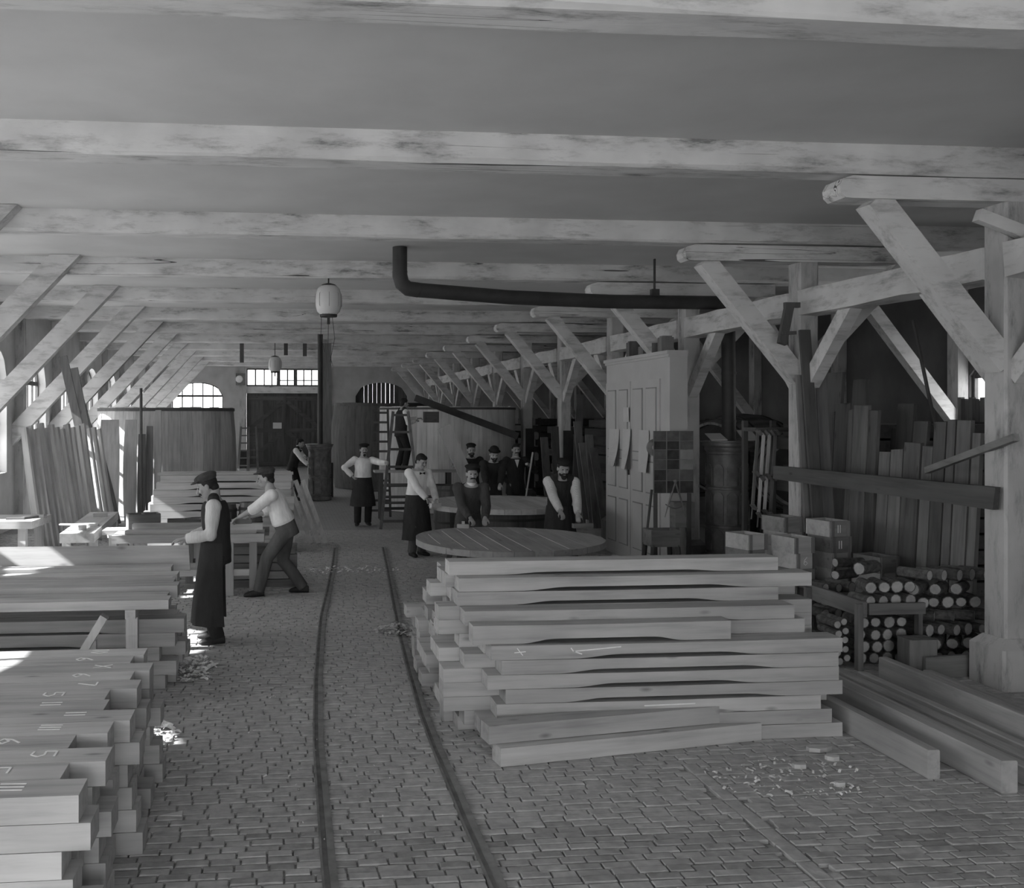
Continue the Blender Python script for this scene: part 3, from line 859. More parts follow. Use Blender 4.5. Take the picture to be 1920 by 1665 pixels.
vat('wooden_vat', 'big pale wooden vat behind the group of standing men', (pR.x, 23.6, 0), 1.70, 2.48, 40, .0, M['vatwood'], [(2.44, .05)], .1, .985)
pB = atY(716, 760, 30.5)
vat('wooden_vat', 'dark bulging upright cask behind the ladder near the boarded arch', (pB.x, 30.5, 0), 1.62, 2.65, 30, .13, M['darkwood_z'], [(2.6, .08)], .2)

# loose curved staves leaning on the left vat
def bent(name, L, w, th, bow, mat):
    mb = MB(); vs = []; n_ = 8
    for i in range(n_ + 1):
        t = i / n_; z = L * t; y = -bow * 4 * t * (1 - t); ww = w * (.82 + .18 * math.sin(math.pi * t)) / 2
        vs += [(-ww, y, z), (ww, y, z), (ww, y + th, z), (-ww, y + th, z)]
    fs = [(3, 2, 1, 0), tuple(n_ * 4 + k for k in range(4))]
    for i in range(n_):
        for j in range(4): fs.append((i * 4 + j, i * 4 + (j + 1) % 4, i * 4 + 4 + (j + 1) % 4, i * 4 + 4 + j))
    mb.add(vs, fs); me = mb.mesh(name); me.materials.append(mat); return me
for (px, wpx, yt, lab, mat, Y) in ((207, 38, 788, 'widest pale bent stave leaning on the left vat', 'stave_z', 21.25), (246, 24, 788, 'second bent stave leaning on the left vat, pointed top', 'stave_z', 21.15),
                            (267, 15, 815, 'short dark board with pale block leaning on the left vat', 'oldplank_z', 21.05), (281, 13, 800, 'narrow dark board leaning on the left vat', 'oldplank_z', 21.12), (297, 13, 770, 'tall straight pale board leaning on the left vat', 'stave_z', 21.2)):
    p = atY(px, yt, Y); L = p.z + .02
    o = inst('bent_stave', bent('bent_stave', L, wpx * Y / F_PX, .045, .10 if wpx > 20 else .0, M[mat]), (p.x, Y - .2, 0), (-.075, 0, 0)); tag(o, lab, 'stave')
p = atY(265, 728, 20.9); q = MB(); q.tube([(p.x + .02, 20.75, 0), (p.x, 20.86, p.z)], .03, 8); o = put('pole', q, M['darkwood_z']); tag(o, 'thin dark upright pole before the left vat', 'pole')

# planks leaning at the left wall
rs = random.Random(33)
for i in range(15):
    px = 44 + i * 9.9
    Y = 17.2 + i * .11
    top = atY(px, [804, 800, 806, 795, 804, 798, 803, 806, 797, 803, 800, 796, 805, 803, 806][i], Y)
    w = .135
    L = math.hypot(top.z, .55)
    mb_ = bent('leaning_plank', L, w, .06, rs.uniform(0, .05), M['stave_z'])
    o = inst('leaning_plank', mb_, (top.x + .36, Y - .34, 0), (0, 0, 0))
    o.rotation_euler = Vector((top.x - (top.x + .36), .34, top.z)).to_track_quat('Z', 'Y').to_euler()
    o.rotation_mode = 'QUATERNION'
    d = Vector((-.36, .34, top.z)).normalized(); xax = Vector((.92, -.40, 0)); yax = d.cross(xax).normalized(); xax = yax.cross(d).normalized()
    o.rotation_quaternion = Matrix((xax, yax, d)).transposed().to_quaternion()
    tag(o, 'pale plank leaning upright at the left wall, %s from the left edge' % ORD[i], 'plank', 'planks leaning at the left wall')
for i in range(5):
    px = 162 + i * 6; Y = 20.2 + i * .1; top = atY(px - 8, 812 + i * 2, Y)
    o = inst('leaning_plank', bent('leaning_plank', top.z, .09, .04, .0, M['oldplank_z']), (top.x + .5, Y, 0), (0, -.24, 0)); tag(o, 'dark thin batten leaning between the planks and the vat, %s from left' % ORD[i], 'batten', 'dark battens by the left vat')
for i, (pa, ya, pb, Y) in enumerate(((118, 668, 148, 19.2), (138, 690, 160, 19.6), (146, 735, 164, 20.0))):
    a = atY(pa, ya, Y); b_ = atY(pb, 800, Y); k = a.z / (a.z - b_.z); f = a + (b_ - a) * k
    q = MB(); q.bar((f.x, Y, .0), a, .16, .05, (0, 1, 0)); o = put('leaning_plank', q, M['oldplank_z']); tag(o, ['tall', 'middle', 'short'][i] + ' grey plank leaning before the left windows', 'plank')

# ================================================================= STOVE, PIPE
hx, hy = 6.47, 13.4
q = MB(); q.box((hx - .5, hy - .5, 0), (hx + .5, hy + .45, .2)); o = put('hearth_slab', q, M['stone']); tag(o, 'low stone hearth slab under the cast iron stove', 'hearth')
def stove(label, c, R, H, tiers, npan):
    t = thing('iron_stove', label, 'stove', c)
    b = MB(); b.sm = True; b.lathe([(R * 1.12, 0), (R * 1.12, .06), (R, .1), (R * .98, H - .2), (R * 1.02, H - .19), (R * 1.02, H - .16)], 32); put('body', b, M['castiron'], t, local=True)
    b = MB(); b.sm = True; b.lathe([(R * 1.02, H - .16), (R * 1.1, H - .13), (R * 1.1, H - .1), (R * 1.2, H - .07), (R * 1.2, H - .03), (R * 1.28, H - .02), (R * 1.28, H)], 32); put('cornice', b, M['castiron'], t, local=True)
    for z0, z1 in tiers:
        b = MB(); b.sm = True; b.lathe([(R, z0 - .035), (R * 1.04, z0 - .03), (R * 1.04, z0 + .0), (R, z0 + .005)], 32, caps=False); put('ring', b, M['castiron'], t, local=True)
        w = 2 * math.pi * R / npan * .78; p = MB(); poly = [(-w / 2, z0 + .03), (w / 2, z0 + .03), (w / 2, z1 - .09), (w / 4, z1 - .045), (0, z1 - .03), (-w / 4, z1 - .045), (-w / 2, z1 - .09)]
        p.prism(poly, R * .985, R * 1.035, 'x'); me = p.mesh('panel'); me.materials.append(M['castiron'])
        for i in range(npan): inst('panel', me, (0, 0, 0), (0, 0, 2 * math.pi * i / npan + .1), t)
    return t
stove('tall round cast iron stove with arched panels on the right', (hx, hy, .2), .285, 1.72, [(.12, .47), (.5, 1.02), (1.05, 1.42)], 10)
t = thing('stove_pipe', 'long black stove pipe running under the ceiling to an upturned end', 'pipe', (hx, hy, 1.92))
def pipe(pts, r, nm='pipe_run'):
    b = MB(); b.sm = True; b.tube(pts, r, 16); put(nm, b, M['iron'], t)
pr_ = .098
pipe([(hx + .03, hy, 1.92), (hx + .02, hy, 3.7)], pr_)
A = Vector((1.58, 12.62, 3.95))
pipe([(hx + .02, hy, 3.7), (hx + .01, hy, 3.82), (hx - .05, hy - .005, 3.89), (hx - .17, hy - .02, 3.92)], pr_ * 1.03, 'elbow')
pipe([(hx - .17, hy - .02, 3.92), (4.6, 13.1, 3.885), (3.1, 12.87, 3.90), (A.x + .25, A.y + .04, 3.955)], pr_)
pipe([(A.x + .25, A.y + .04, 3.955), (A.x + .11, A.y + .02, 3.97), (A.x + .03, A.y, 4.03), (A.x, A.y, 4.14), (A.x, A.y, 4.2)], pr_ * 1.03, 'elbow')
pipe([(A.x, A.y, 4.2), (A.x, A.y, 4.515)], pr_)
for x, y, z in ((hx + .03, hy, 2.9), (hx + .03, hy, 2.2)):
    b = MB(); b.sm = True; b.lathe([(pr_, z - .02), (pr_ + .008, z - .02), (pr_ + .008, z + .02), (pr_, z + .02)], 16, (x, y, 0), False); put('joint_band', b, M['iron'], t)
b = MB(); b.box((5.25, 13.16, 3.97), (5.36, 13.24, 4.08)); b.box((5.29, 13.18, 4.08), (5.31, 13.22, 4.51)); put('hanger', b, M['iron'], t)
for nm, px0, px1, y0, y1, lab in (('enamel_plate', 1328, 1360, 816, 824, 'pale curled sheet lying on top of the iron stove'), ('folded_cloth', 1388, 1418, 808, 822, 'pale folded paper at the right rim of the stove top')):
    a, b_ = atY(px0, y1, hy - .15), atY(px1, y0, hy - .15)
    q = MB(); q.add([(a.x, hy - .25, 1.925), (b_.x, hy - .22, 1.925), (b_.x + .01, hy + .02, 1.95 + (b_.z - a.z)), (a.x + .03, hy + .02, 1.95 + (b_.z - a.z)), (a.x, hy - .25, 1.94), (b_.x, hy - .22, 1.94), (b_.x + .01, hy + .03, 1.965 + (b_.z - a.z)), (a.x + .03, hy + .03, 1.965 + (b_.z - a.z))],
        [(0, 3, 2, 1), (4, 5, 6, 7), (0, 1, 5, 4), (1, 2, 6, 5), (2, 3, 7, 6), (3, 0, 4, 7)]); o = put(nm, q, M['paper']); tag(o, lab, 'paper')
# far stove and column
fx, fy = atY(599, 836, 26.0).x, 26.0
s2 = stove('dark iron stove in the background near the far door', (fx, fy, 0), .30, 1.5, [(.15, .6), (.65, 1.2)], 10)
t = thing('stove_pipe', 'thin black vertical stove pipe in the background', 'pipe', (fx, fy, 1.5)); pipe([(fx + .02, fy, 1.5), (fx + .02, fy, 4.515)], .07)
cx_ = atY(613, 700, 26.75).x
t = thing('timber_post', 'weathered free standing timber column beside the background stove', 'post', (cx_, 26.78, 0)); t['kind'] = 'structure'
q = MB(); q.box((cx_ - .12, 26.66, .95), (cx_ + .12, 26.9, ZB)); put('shaft', q, M['oldplank_z'], t)
q = MB(); q.box((cx_ - .17, 26.61, 0), (cx_ + .17, 26.95, .95)); put('tarred_foot', q, M['tar'], t)
# iron bucket near the far stove, box beside it
# ================================================================= GLOBE LAMPS
def lamp(label, p, d, zt, wires):
    t = thing('globe_lamp', label, 'lamp', p)
    b = MB(); b.sm = True; r = d / 2; h = d * .54
    b.lathe([(r * .62, -h), (r * .85, -h * .8), (r * .98, -h * .4), (r, 0), (r * .97, h * .4), (r * .82, h * .82), (r * .6, h)], 24, p); put('globe', b, M['globe'], t)
    for k in range(8):
        a = k * math.pi / 4
        q = MB(); q.tube([(p[0] + rr * 1.012 * math.cos(a), p[1] + rr * 1.012 * math.sin(a), p[2] + zz) for rr, zz in ((r * .62, -h), (r * .98, -h * .4), (r, 0), (r * .97, h * .4), (r * .6, h))], .0035, 5); put('wire_guard', q, M['steel'], t)
    b = MB(); b.sm = True; b.lathe([(r * .64, -h - .035), (r * .66, -h)], 20, p); b.lathe([(r * .62, h), (r * .5, h + .02), (.03, h + .04)], 20, p); put('cap', b, M['iron'], t)
    b = MB(); b.tube([(p[0], p[1], p[2] + h + .03), (p[0], p[1], zt)], .012, 6); put('hanger_rod', b, M['iron'], t)
    for w in wires:
        b = MB(); b.tube([(p[0] + x, p[1] + y, p[2] + z) for x, y, z in w], .004, 5); put('cord', b, M['iron'], t)
    b = MB(); b.box((p[0] - .02, p[1] - .02, p[2] - h - .14), (p[0] + .02, p[1] + .02, p[2] - h - .03)); put('weight', b, M['iron'], t)
p = atY(616, 563, 13.95)
lamp('large opal globe lamp hanging under the ceiling beam', p, .385, ZB, [[(-.1, 0, -.2), (-.11, 0, -.5), (-.06, 0, -.75)], [(.05, 0, -.2), (.09, 0, -.55), (.02, 0, -.9)], [(0, 0, -.3), (-.01, 0, -.7), (.06, 0, -.95)]])
p = atY(515.5, 683, 26.8)
lamp('small distant opal globe lamp before the far door windows', p, .37, ZB, [[(-.03, 0, -.2), (.1, 0, -.55)], [(.03, 0, -.2), (.05, 0, -.6)]])
for i, (px, y0, y1) in enumerate(((453.5, 655, 680), (536, 651, 666), (571.5, 651, 668))):
    a = atY(px, y1, 29.6); q = MB(); q.box((a.x - .06, 29.5, a.z), (a.x + .06, 29.62, ZC - .002)); o = put('hanging_stub', q, M['darkwood_z']); tag(o, 'dark wooden stub hanging from the distant ceiling, %s from left' % ORD[i], 'bracket', 'stubs hanging from the far ceiling')
a = atY(451, 711, 41.8); q = MB(); q.box((a.x - .2, 41.7, a.z - .25), (a.x + .22, 41.98, a.z + .25)); o = put('wall_lamp', q, M['castiron']); tag(o, 'small dark box with bright reflector on the far wall', 'lamp')
q = MB(); q.lathe([(.16, 0), (.13, .03), (.02, .05)], 16); q.rot(Matrix.Translation((a.x - .05, 41.69, a.z)) @ Matrix.Rotation(math.pi / 2, 4, 'X')); put('reflector', q, M['chalk'], o)

# ================================================================= CASK HEADS ON TRESTLES
def sawhorse(label, c, L, h, rotz, mat='darkwood_x'):
    t = thing('sawhorse', label, 'trestle', c, rotz)
    b = MB(); b.box((-L / 2, -.06, h - .12), (L / 2, .06, h)); put('top_beam', b, M[mat], t, local=True)
    for sx in (-1, 1):
        for sy in (-1, 1):
            b = MB(); b.bar((sx * (L / 2 - .12), sy * .04, h - .06), (sx * (L / 2 - .05), sy * .26, 0), .07, .06); put('leg', b, M['darkwood_z'], t, local=True)
        b = MB(); b.box((sx * (L / 2 - .09) - .02, -.16, .28), (sx * (L / 2 - .09) + .02, .16, .34)); put('brace', b, M['darkwood_x'], t, local=True)
    return t
def cask_head(label, c, fx_, fy_, nbd, th, mat, marks):
    """joined round or oval cask head: boards running along y, cut to the outline"""
    t = thing('barrel_disc', label, 'cask head', c)
    N = 96; out = [(fx_(2 * math.pi * i / N), fy_(2 * math.pi * i / N)) for i in range(N)]
    x0, x1 = min(p_[0] for p_ in out), max(p_[0] for p_ in out)
    def ext(x):
        ys = []
        for i in range(N):
            a, b_ = out[i], out[(i + 1) % N]
            if (a[0] - x) * (b_[0] - x) <= 0 and a[0] != b_[0]: ys.append(a[1] + (b_[1] - a[1]) * (x - a[0]) / (b_[0] - a[0]))
        return (min(ys), max(ys)) if ys else (0, 0)
    for k in range(nbd):
        a, b_ = x0 + (x1 - x0) * k / nbd + .002, x0 + (x1 - x0) * (k + 1) / nbd - .002
        xs_ = [a + (b_ - a) * i / 6 for i in range(7)]
        lo = [(x, ext(x)[0]) for x in xs_]; hi = [(x, ext(x)[1]) for x in reversed(xs_)]
        q = MB(); q.prism(lo + hi, 0, th - .002 * (k % 2), 'z'); bo = put('board', q, M[mat], t, local=True)
        if k in marks:
            ym = ext((a + b_) / 2)
            chalk(bo, [[((b_ - .015), ym[0] + .1), ((b_ - .02), (ym[0] + ym[1]) / 2), ((b_ - .015), ym[1] - .1)]], th, (0, 0), 'top', 1.0, .006)
    return t
zt = .70
cask_head('large oval cask head of joined boards with chalk lines on trestles', (2.82, 11.62, zt), lambda a: 1.16 * math.cos(a), lambda a: 1.18 * math.sin(a) * (1 - .10 * math.cos(a)) - .25 * math.cos(a) * 0, 10, .075, 'headwood', (0, 1, 2, 3, 4, 6))
sawhorse('dark sawhorse under the left part of the oval cask head', (2.3, 11.6, 0), 1.7, zt, math.pi / 2)
sawhorse('dark sawhorse under the right part of the oval cask head', (3.35, 11.6, 0), 1.7, zt, math.pi / 2)
zb = .74
cask_head('round pale cask head on a tub among the working men', (3.72, 15.9, zb), lambda a: 1.28 * math.cos(a), lambda a: 1.32 * math.sin(a), 10, .085, 'palewood_y', ())
# tub carrying the back head
def tub(name, label, c, R, H, n_, mat, hoops, cat='tub', bulge=.0, lid=False, tap=.92):
    t = thing(name, label, cat, c)
    mb = MB(); th = .03; da = math.pi / n_ * .98; vs = []
    for z in (0, .25, .5, .75, 1):
        r = R * (tap + (1 - tap) * z if not bulge else 1 - bulge + bulge * math.sin(math.pi * (.05 + .9 * z)))
        for rr in (r, r - th):
            for a in (-da, 0, da): vs.append((rr * math.cos(a), rr * math.sin(a), z * H))
    fs = []
    for i in range(4):
        o = i * 6
        for (a, b_) in ((0, 1), (1, 2), (2, 5), (5, 4), (4, 3), (3, 0)): fs.append((o + a, o + b_, o + 6 + b_, o + 6 + a))
    fs += [(0, 1, 4, 3), (1, 2, 5, 4), (24, 25, 28, 27), (25, 26, 29, 28)]
    mb.add(vs, fs); me = mb.mesh('stave'); me.materials.append(M[mat])
    for i in range(n_): inst('stave', me, (0, 0, 0), (0, 0, 2 * math.pi * i / n_), t)
    b_ = MB(); b_.lathe([(R * (tap if not bulge else 1 - bulge) - th, .03), (R * (tap if not bulge else 1 - bulge) - th, .05)], 20); put('bottom', b_, M[mat], t, local=True)
    if lid:
        b_ = MB(); b_.lathe([(R * (1 - bulge) - th, H - .04), (R * (1 - bulge) - th, H - .02)], 20); put('head', b_, M[mat], t, local=True)
    for z in hoops:
        k = z / H; r = R * (tap + (1 - tap) * k if not bulge else 1 - bulge + bulge * math.sin(math.pi * (.05 + .9 * k))) + .002
        h = MB(); h.sm = True; h.lathe([(r, z - .02), (r + .006, z - .02), (r + .006, z + .02), (r, z + .02)], 24, caps=False); put('hoop', h, M['iron'], t, local=True)
    return t
tub('tub', 'dark upturned tub supporting the round cask head', (3.75, 15.75, 0), .72, zb - .002, 26, 'darkwood_z', (.12, .6), tap=1.0)
tub('keg', 'dark open keg standing behind the man in white shirt and bow tie', (atY(843, 930, 17.7).x, 17.7, 0), .30, .98, 20, 'darkwood_z', (.1, .3, .7, .9), 'keg', .12)

# ================================================================= SCAFFOLD AND LADDERS
t = thing('scaffold', 'low plank scaffold before the pale vat, man standing on it', 'scaffold', (2.9, 20.95, 0))
q = MB(); q.box((2.05, 20.75, 1.03), (3.9, 21.15, 1.075)); put('plank', q, M['stave_x'], t)
for x in (2.2, 3.7):
    for y in (20.8, 21.1):
        q = MB(); q.box((x - .04, y - .03, 0), (x + .04, y + .03, 1.03)); put('leg', q, M['darkwood_z'], t)
for z in (.25, .5, .75):
    q = MB(); q.box((2.2, 20.77, z - .03), (3.7, 20.8, z + .03)); put('cross_bar', q, M['darkwood_x'], t)
def ladder(label, a0, a1, b0, b1, nr, w=.06, mat='oldplank_z', r=.02, lo=.06, hi=.97):
    c = (Vector(a0) + Vector(b0)) / 2
    t = thing('ladder', label, 'ladder', (c.x, c.y, min(a0[2], b0[2])))
    for p0, p1 in ((a0, a1), (b0, b1)):
        q = MB(); q.bar(p0, p1, w, w * .7, (0, 1, 0)); put('rail', q, M[mat], t)
    for i in range(nr):
        k = lo + (hi - lo) * i / (nr - 1)
        q = MB(); q.bar(Vector(a0).lerp(Vector(a1), k), Vector(b0).lerp(Vector(b1), k), .03, .05); put('rung', q, M['darkwood_x'], t)
    return t
Yl = 19.2
A0 = atZ(714, 988); A0.y = Yl; A0 = atY(714, 985, Yl); A0.z = 0; A1 = atY(737, 772, 20.3)
B0 = atY(792, 985, Yl); B0.z = 0; B1 = atY(765, 806, 20.2)
B1.z = A1.z
ladder('step ladder with the man in white sleeves on the scaffold behind it', A0, A1, B0, B1, 7)
a0 = atY(690, 985, 21.4); a0.z = 0; b0 = atY(732, 985, 21.4); b0.z = 0; a1 = atY(700, 768, 21.9); b1 = atY(727, 768, 21.9)
ladder('narrow dark ladder leaning on the pale vat at its left', a0, a1, b0, b1, 11, .05, 'darkwood_z')
for i, (px0, px1, Y) in enumerate(((446, 460, 36), (464, 474, 36.5))):
    a0 = atY(px0, 880, Y); a0.z = 0; b0 = atY(px0 + 20, 880, Y); b0.z = 0; a1 = atY(px1 - 8, 800, Y + .6); b1 = atY(px1 + 6, 800, Y + .6)
    ladder('dark ladder left of the far door, %s one' % ('left' if i == 0 else 'right'), a0, a1, b0, b1, 7, .08, 'darkwood_z')
# dark beam leaning across the pale vat
a = atY(779, 746, 21.7); b_ = atY(972, 818, 20.9); q = MB(); q.bar(a, b_, .10, .15, (0, 0, 1)); o = put('dark_beam', q, M['tar']); tag(o, 'dark slanting beam lying across the front of the pale vat', 'beam')
# upright post-like support for it
# ================================================================= CABINET
CX0, CX1, CY0, CY1, CZ = 5.5, 5.76, 13.14, 15.78, 3.16
t = thing('cabinet', 'tall pale painted cabinet with panelled double doors and papers', 'cabinet', ((CX0 + CX1) / 2, (CY0 + CY1) / 2, 0))
q = MB(); q.box((CX0, CY0, 0), (CX1, CY1, CZ)); put('body', q, M['paint'], t)
q = MB(); q.box((CX0 - .05, CY0 - .03, CZ), (CX1, CY1 + .02, CZ + .05)); q.box((CX0 - .025, CY0 - .015, CZ - .04), (CX1, CY1 + .01, CZ)); put('cornice', q, M['paint'], t)
for y0, y1 in ((14.62, 15.74), (13.46, 14.6)):
    q = MB(); q.box((CX0 - .025, y0, .1), (CX0, y1, 2.82)); lf = put('door', q, M['paint'], t)
    ym = (y0 + y1) / 2
    for (a, b_) in ((y0 + .1, ym - .07), (ym + .07, y1 - .1)):
        for (z0_, z1_) in ((.22, .95), (1.12, 1.6), (1.72, 2.7)):
            q = MB(); q.box((CX0 - .033, a, z0_), (CX0 - .025, b_, z1_)); mo = put('panel_moulding', q, M['paint_line'], lf)
            q = MB(); q.box((CX0 - .038, a + .018, z0_ + .018), (CX0 - .033, b_ - .018, z1_ - .018)); mo2 = put('panel', q, M['paint'], lf)
    q = MB(); q.box((CX0 - .05, y0 + .02, 1.35), (CX0 - .025, y0 + .05, 1.43)); put('handle', q, M['iron'], lf)
def sheet(px0, px1, y0, y1, lab, curl):
    a, b_ = atX(px0, y0, CX0 - .05), atX(px1, y0, CX0 - .05); zb_ = atX(px0, y1, CX0 - .05).z
    mb = MB(); vs = []; n_ = 8
    for i in range(n_ + 1):
        k = i / n_; z = a.z + (zb_ - a.z) * k; off = curl * k * k
        for th in (0, .003):
            vs += [(CX0 - .05 - off * .3 - th, a.y, z), (CX0 - .05 - off - th, b_.y, z)]
    fs = [(0, 1, 3, 2), tuple(n_ * 4 + j for j in (2, 3, 1, 0))]
    for i in range(n_):
        o = i * 4
        for (p_, r_) in ((0, 1), (1, 3), (3, 2), (2, 0)): fs.append((o + p_, o + r_, o + 4 + r_, o + 4 + p_))
    o = put('paper_sheet', mb.add(vs, fs), M['paper']); tag(o, lab, 'paper'); return o
sheet(1143, 1161, 804, 872, 'curled paper sheet hanging on the cabinet, leftmost of three', .10)
sheet(1168, 1182, 804, 878, 'narrow curled paper sheet on the cabinet, middle of three', .10)
sheet(1198, 1217, 806, 884, 'broad paper sheet on the cabinet, rightmost of three', .05)
sheet(1169, 1179, 764, 791, 'small framed notice pinned high on the cabinet', .0)
for i, (y, px) in enumerate(((0, 0),)):
    pass
# things on the cabinet top
for i, (y, w, h) in enumerate(((13.6, .16, .22), (13.95, .12, .16), (14.35, .2, .14), (14.9, .14, .24))):
    q = MB(); q.box((CX0 + .04, y - w / 2, CZ + .05), (CX0 + .22, y + w / 2, CZ + .05 + h)); q.box((CX0 + .06, y - w / 2 + .02, CZ + .05 + h), (CX0 + .2, y + w / 2 - .02, CZ + .07 + h))
    o = put('small_box', q, M['oldplank_z']); tag(o, 'small wooden box on top of the cabinet, %s from its right end' % ORD[i], 'box', 'boxes on the cabinet')

# ================================================================= PICTURE BOARD, DISC, STOOL
Yb = 12.75
a, b_ = atY(1226, 925, Yb), atY(1300, 808, Yb)
t = thing('picture_board', 'board pasted with small dark prints beside the stove', 'board', ((a.x + b_.x) / 2, Yb, a.z))
q = MB(); q.box((a.x, Yb, a.z), (b_.x, Yb + .03, b_.z)); put('backing', q, M['oldplank_z'], t)
plain('print_dark', .05, .8, .35, 9); plain('print_mid', .12, .8, .3, 7); plain('print_light', .26, .8, .2, 5)
cols_ = [(0, .31), (.33, .64), (.66, 1.0)]; rows_ = [0, .16, .3, .46, .62, .8, 1.0]
tone = [['print_mid', 'print_mid', 'print_mid'], ['print_dark', 'print_dark', 'print_mid'], ['print_mid', 'print_dark', 'print_light'], ['print_mid', 'print_dark', 'print_light'], ['print_dark', 'print_mid', 'print_mid'], ['print_dark', 'print_dark', 'print_dark']]
for i, (c0, c1) in enumerate(cols_):
    for j in range(6):
        W_, H_ = b_.x - a.x, b_.z - a.z
        q = MB(); q.box((a.x + c0 * W_ + .004, Yb - .006, b_.z - rows_[j + 1] * H_ + .004), (a.x + c1 * W_ - .004, Yb, b_.z - rows_[j] * H_ - .004)); put('print', q, MATS[tone[j][i]], t)
for x in (a.x + .04, b_.x - .04):
    q = MB(); q.box((x - .025, Yb + .03, 0), (x + .025, Yb + .06, b_.z - .02)); put('leg', q, M['darkwood_z'], t)
c = atY(1228, 839, Yb + .1); q = MB(); q.sm = True; q.lathe([(.10, 0), (.12, -.01), (.12, .02), (.05, .03), (.05, -.01), (.10, -.02)], 24, caps=False); q.rot(Matrix.Translation(c) @ Matrix.Rotation(math.pi / 2, 4, 'X')); o = put('round_disc', q, M['oldplank_x']); tag(o, 'round wooden disc showing left of the picture board', 'disc')
c = atY(1240, 1000, 12.6); t = thing('tool_stool', 'small dark box stool under the picture board', 'stool', (c.x, 12.6, 0))
zs0 = atY(1240, 992, 12.6).z
for sx in (-1, 1):
    for sy in (-1, 1):
        q = MB(); q.bar((c.x + sx * .17, 12.6 + sy * .14, zs0 - .2), (c.x + sx * .21, 12.6 + sy * .18, 0), .05, .05); put('leg', q, M['darkwood_z'], t)
for lo, hi in (((-.2, -.17), (.2, -.14)), ((-.2, .14), (.2, .17)), ((-.2, -.14), (-.17, .14)), ((.17, -.14), (.2, .14))):
    q = MB(); q.box((c.x + lo[0], 12.6 + lo[1], zs0 - .22), (c.x + hi[0], 12.6 + hi[1], zs0)); put('side_board', q, M['oldplank_x'], t)
q = MB(); q.box((c.x - .17, 12.46, zs0 - .22), (c.x + .17, 12.74, zs0 - .2)); put('bottom', q, M['darkwood_x'], t)
a = atY(1203, 1048, 12.95); a.z = 0; b_ = atY(1222, 918, 13.02); q = MB(); q.tube([a, b_], .018, 7); o = put('stick', q, M['darkwood_z']); tag(o, 'thin dark stick leaning left of the box stool', 'stick')
a = atY(1270, 905, 12.66); a.y = 12.725; t = thing('dividers', 'pair of large iron dividers hanging on the picture board', 'tool', (a.x, 12.725, a.z))
for sx in (-1, 1):
    q = MB(); q.tube([(a.x, 12.725, a.z), (a.x + sx * .1, 12.725, a.z - .3), (a.x + sx * .15, 12.725, a.z - .48)], [.014, .012, .004], 6); put('leg', q, M['castiron'], t)
q = MB(); q.tube([(a.x - .14 + .28 * i / 6, 12.725, a.z - .30 - .06 * math.sin(math.pi * i / 6)) for i in range(7)], .008, 6); put('arc', q, M['castiron'], t)
q = MB(); q.ball((a.x, 12.725, a.z + .02), (.03, .02, .03)); put('joint', q, M['castiron'], t)
a = atY(1282, 975, 12.9); q = MB(); q.box((a.x - .14, 12.85, a.z - .1), (a.x + .14, 13.05, a.z + .25)); q.box((a.x - .11, 12.88, 0), (a.x - .07, 12.92, a.z - .1)); q.box((a.x + .07, 12.98, 0), (a.x + .11, 13.02, a.z - .1)); o = put('tool_chest', q, M['oldplank_x']); tag(o, 'worn wooden chest on legs right of the box stool', 'chest')

# long clamps hanging in a bunch from a rack
ra_, rb2 = atY(1418, 806, 12.0), atY(1462, 800, 12.0)
t = thing('clamp_rack', 'dark upright rack right of the stove with long clamps hung on it', 'rack', ((ra_.x + rb2.x) / 2, 12.25, 0))
for x in (ra_.x - .02, rb2.x + .05):
    q = MB(); q.box((x - .03, 12.24, 0), (x + .03, 12.3, ra_.z + .12)); put('upright', q, M['darkwood_z'], t)
q = MB(); q.box((ra_.x - .08, 11.86, ra_.z - .02), (rb2.x + .1, 12.24, ra_.z + .03)); put('shelf_bar', q, M['darkwood_x'], t)
for i, (px, y0, y1) in enumerate(((1432, 811, 965), (1443, 811, 960), (1454, 811, 965), (1421, 811, 950))):
    Y = 11.83; a, b_ = atY(px, y0, Y), atY(px - 10, y1, Y)
    t = thing('bar_clamp', 'long bar clamp hanging in a bunch right of the stove, %s one' % ORD[i], 'clamp', (a.x, Y, b_.z), group='bar clamps by the stove')
    q = MB(); q.bar(a, b_, .035, .025, (0, 1, 0)); put('bar', q, M['palewood_z' if i < 2 else 'oldplank_z'], t)
    for p_ in (a, a.lerp(b_, .55), b_):
        q = MB(); q.bar(p_ + Vector((-.022, -.03, .03)), p_ + Vector((.022, -.03, -.03)), .03, .09, (0, 1, 0)); put('jaw', q, M['castiron'], t)
    q = MB(); q.tube([b_, b_ + Vector((-.02, -.01, -.16))], .01, 6); put('screw', q, M['castiron'], t)
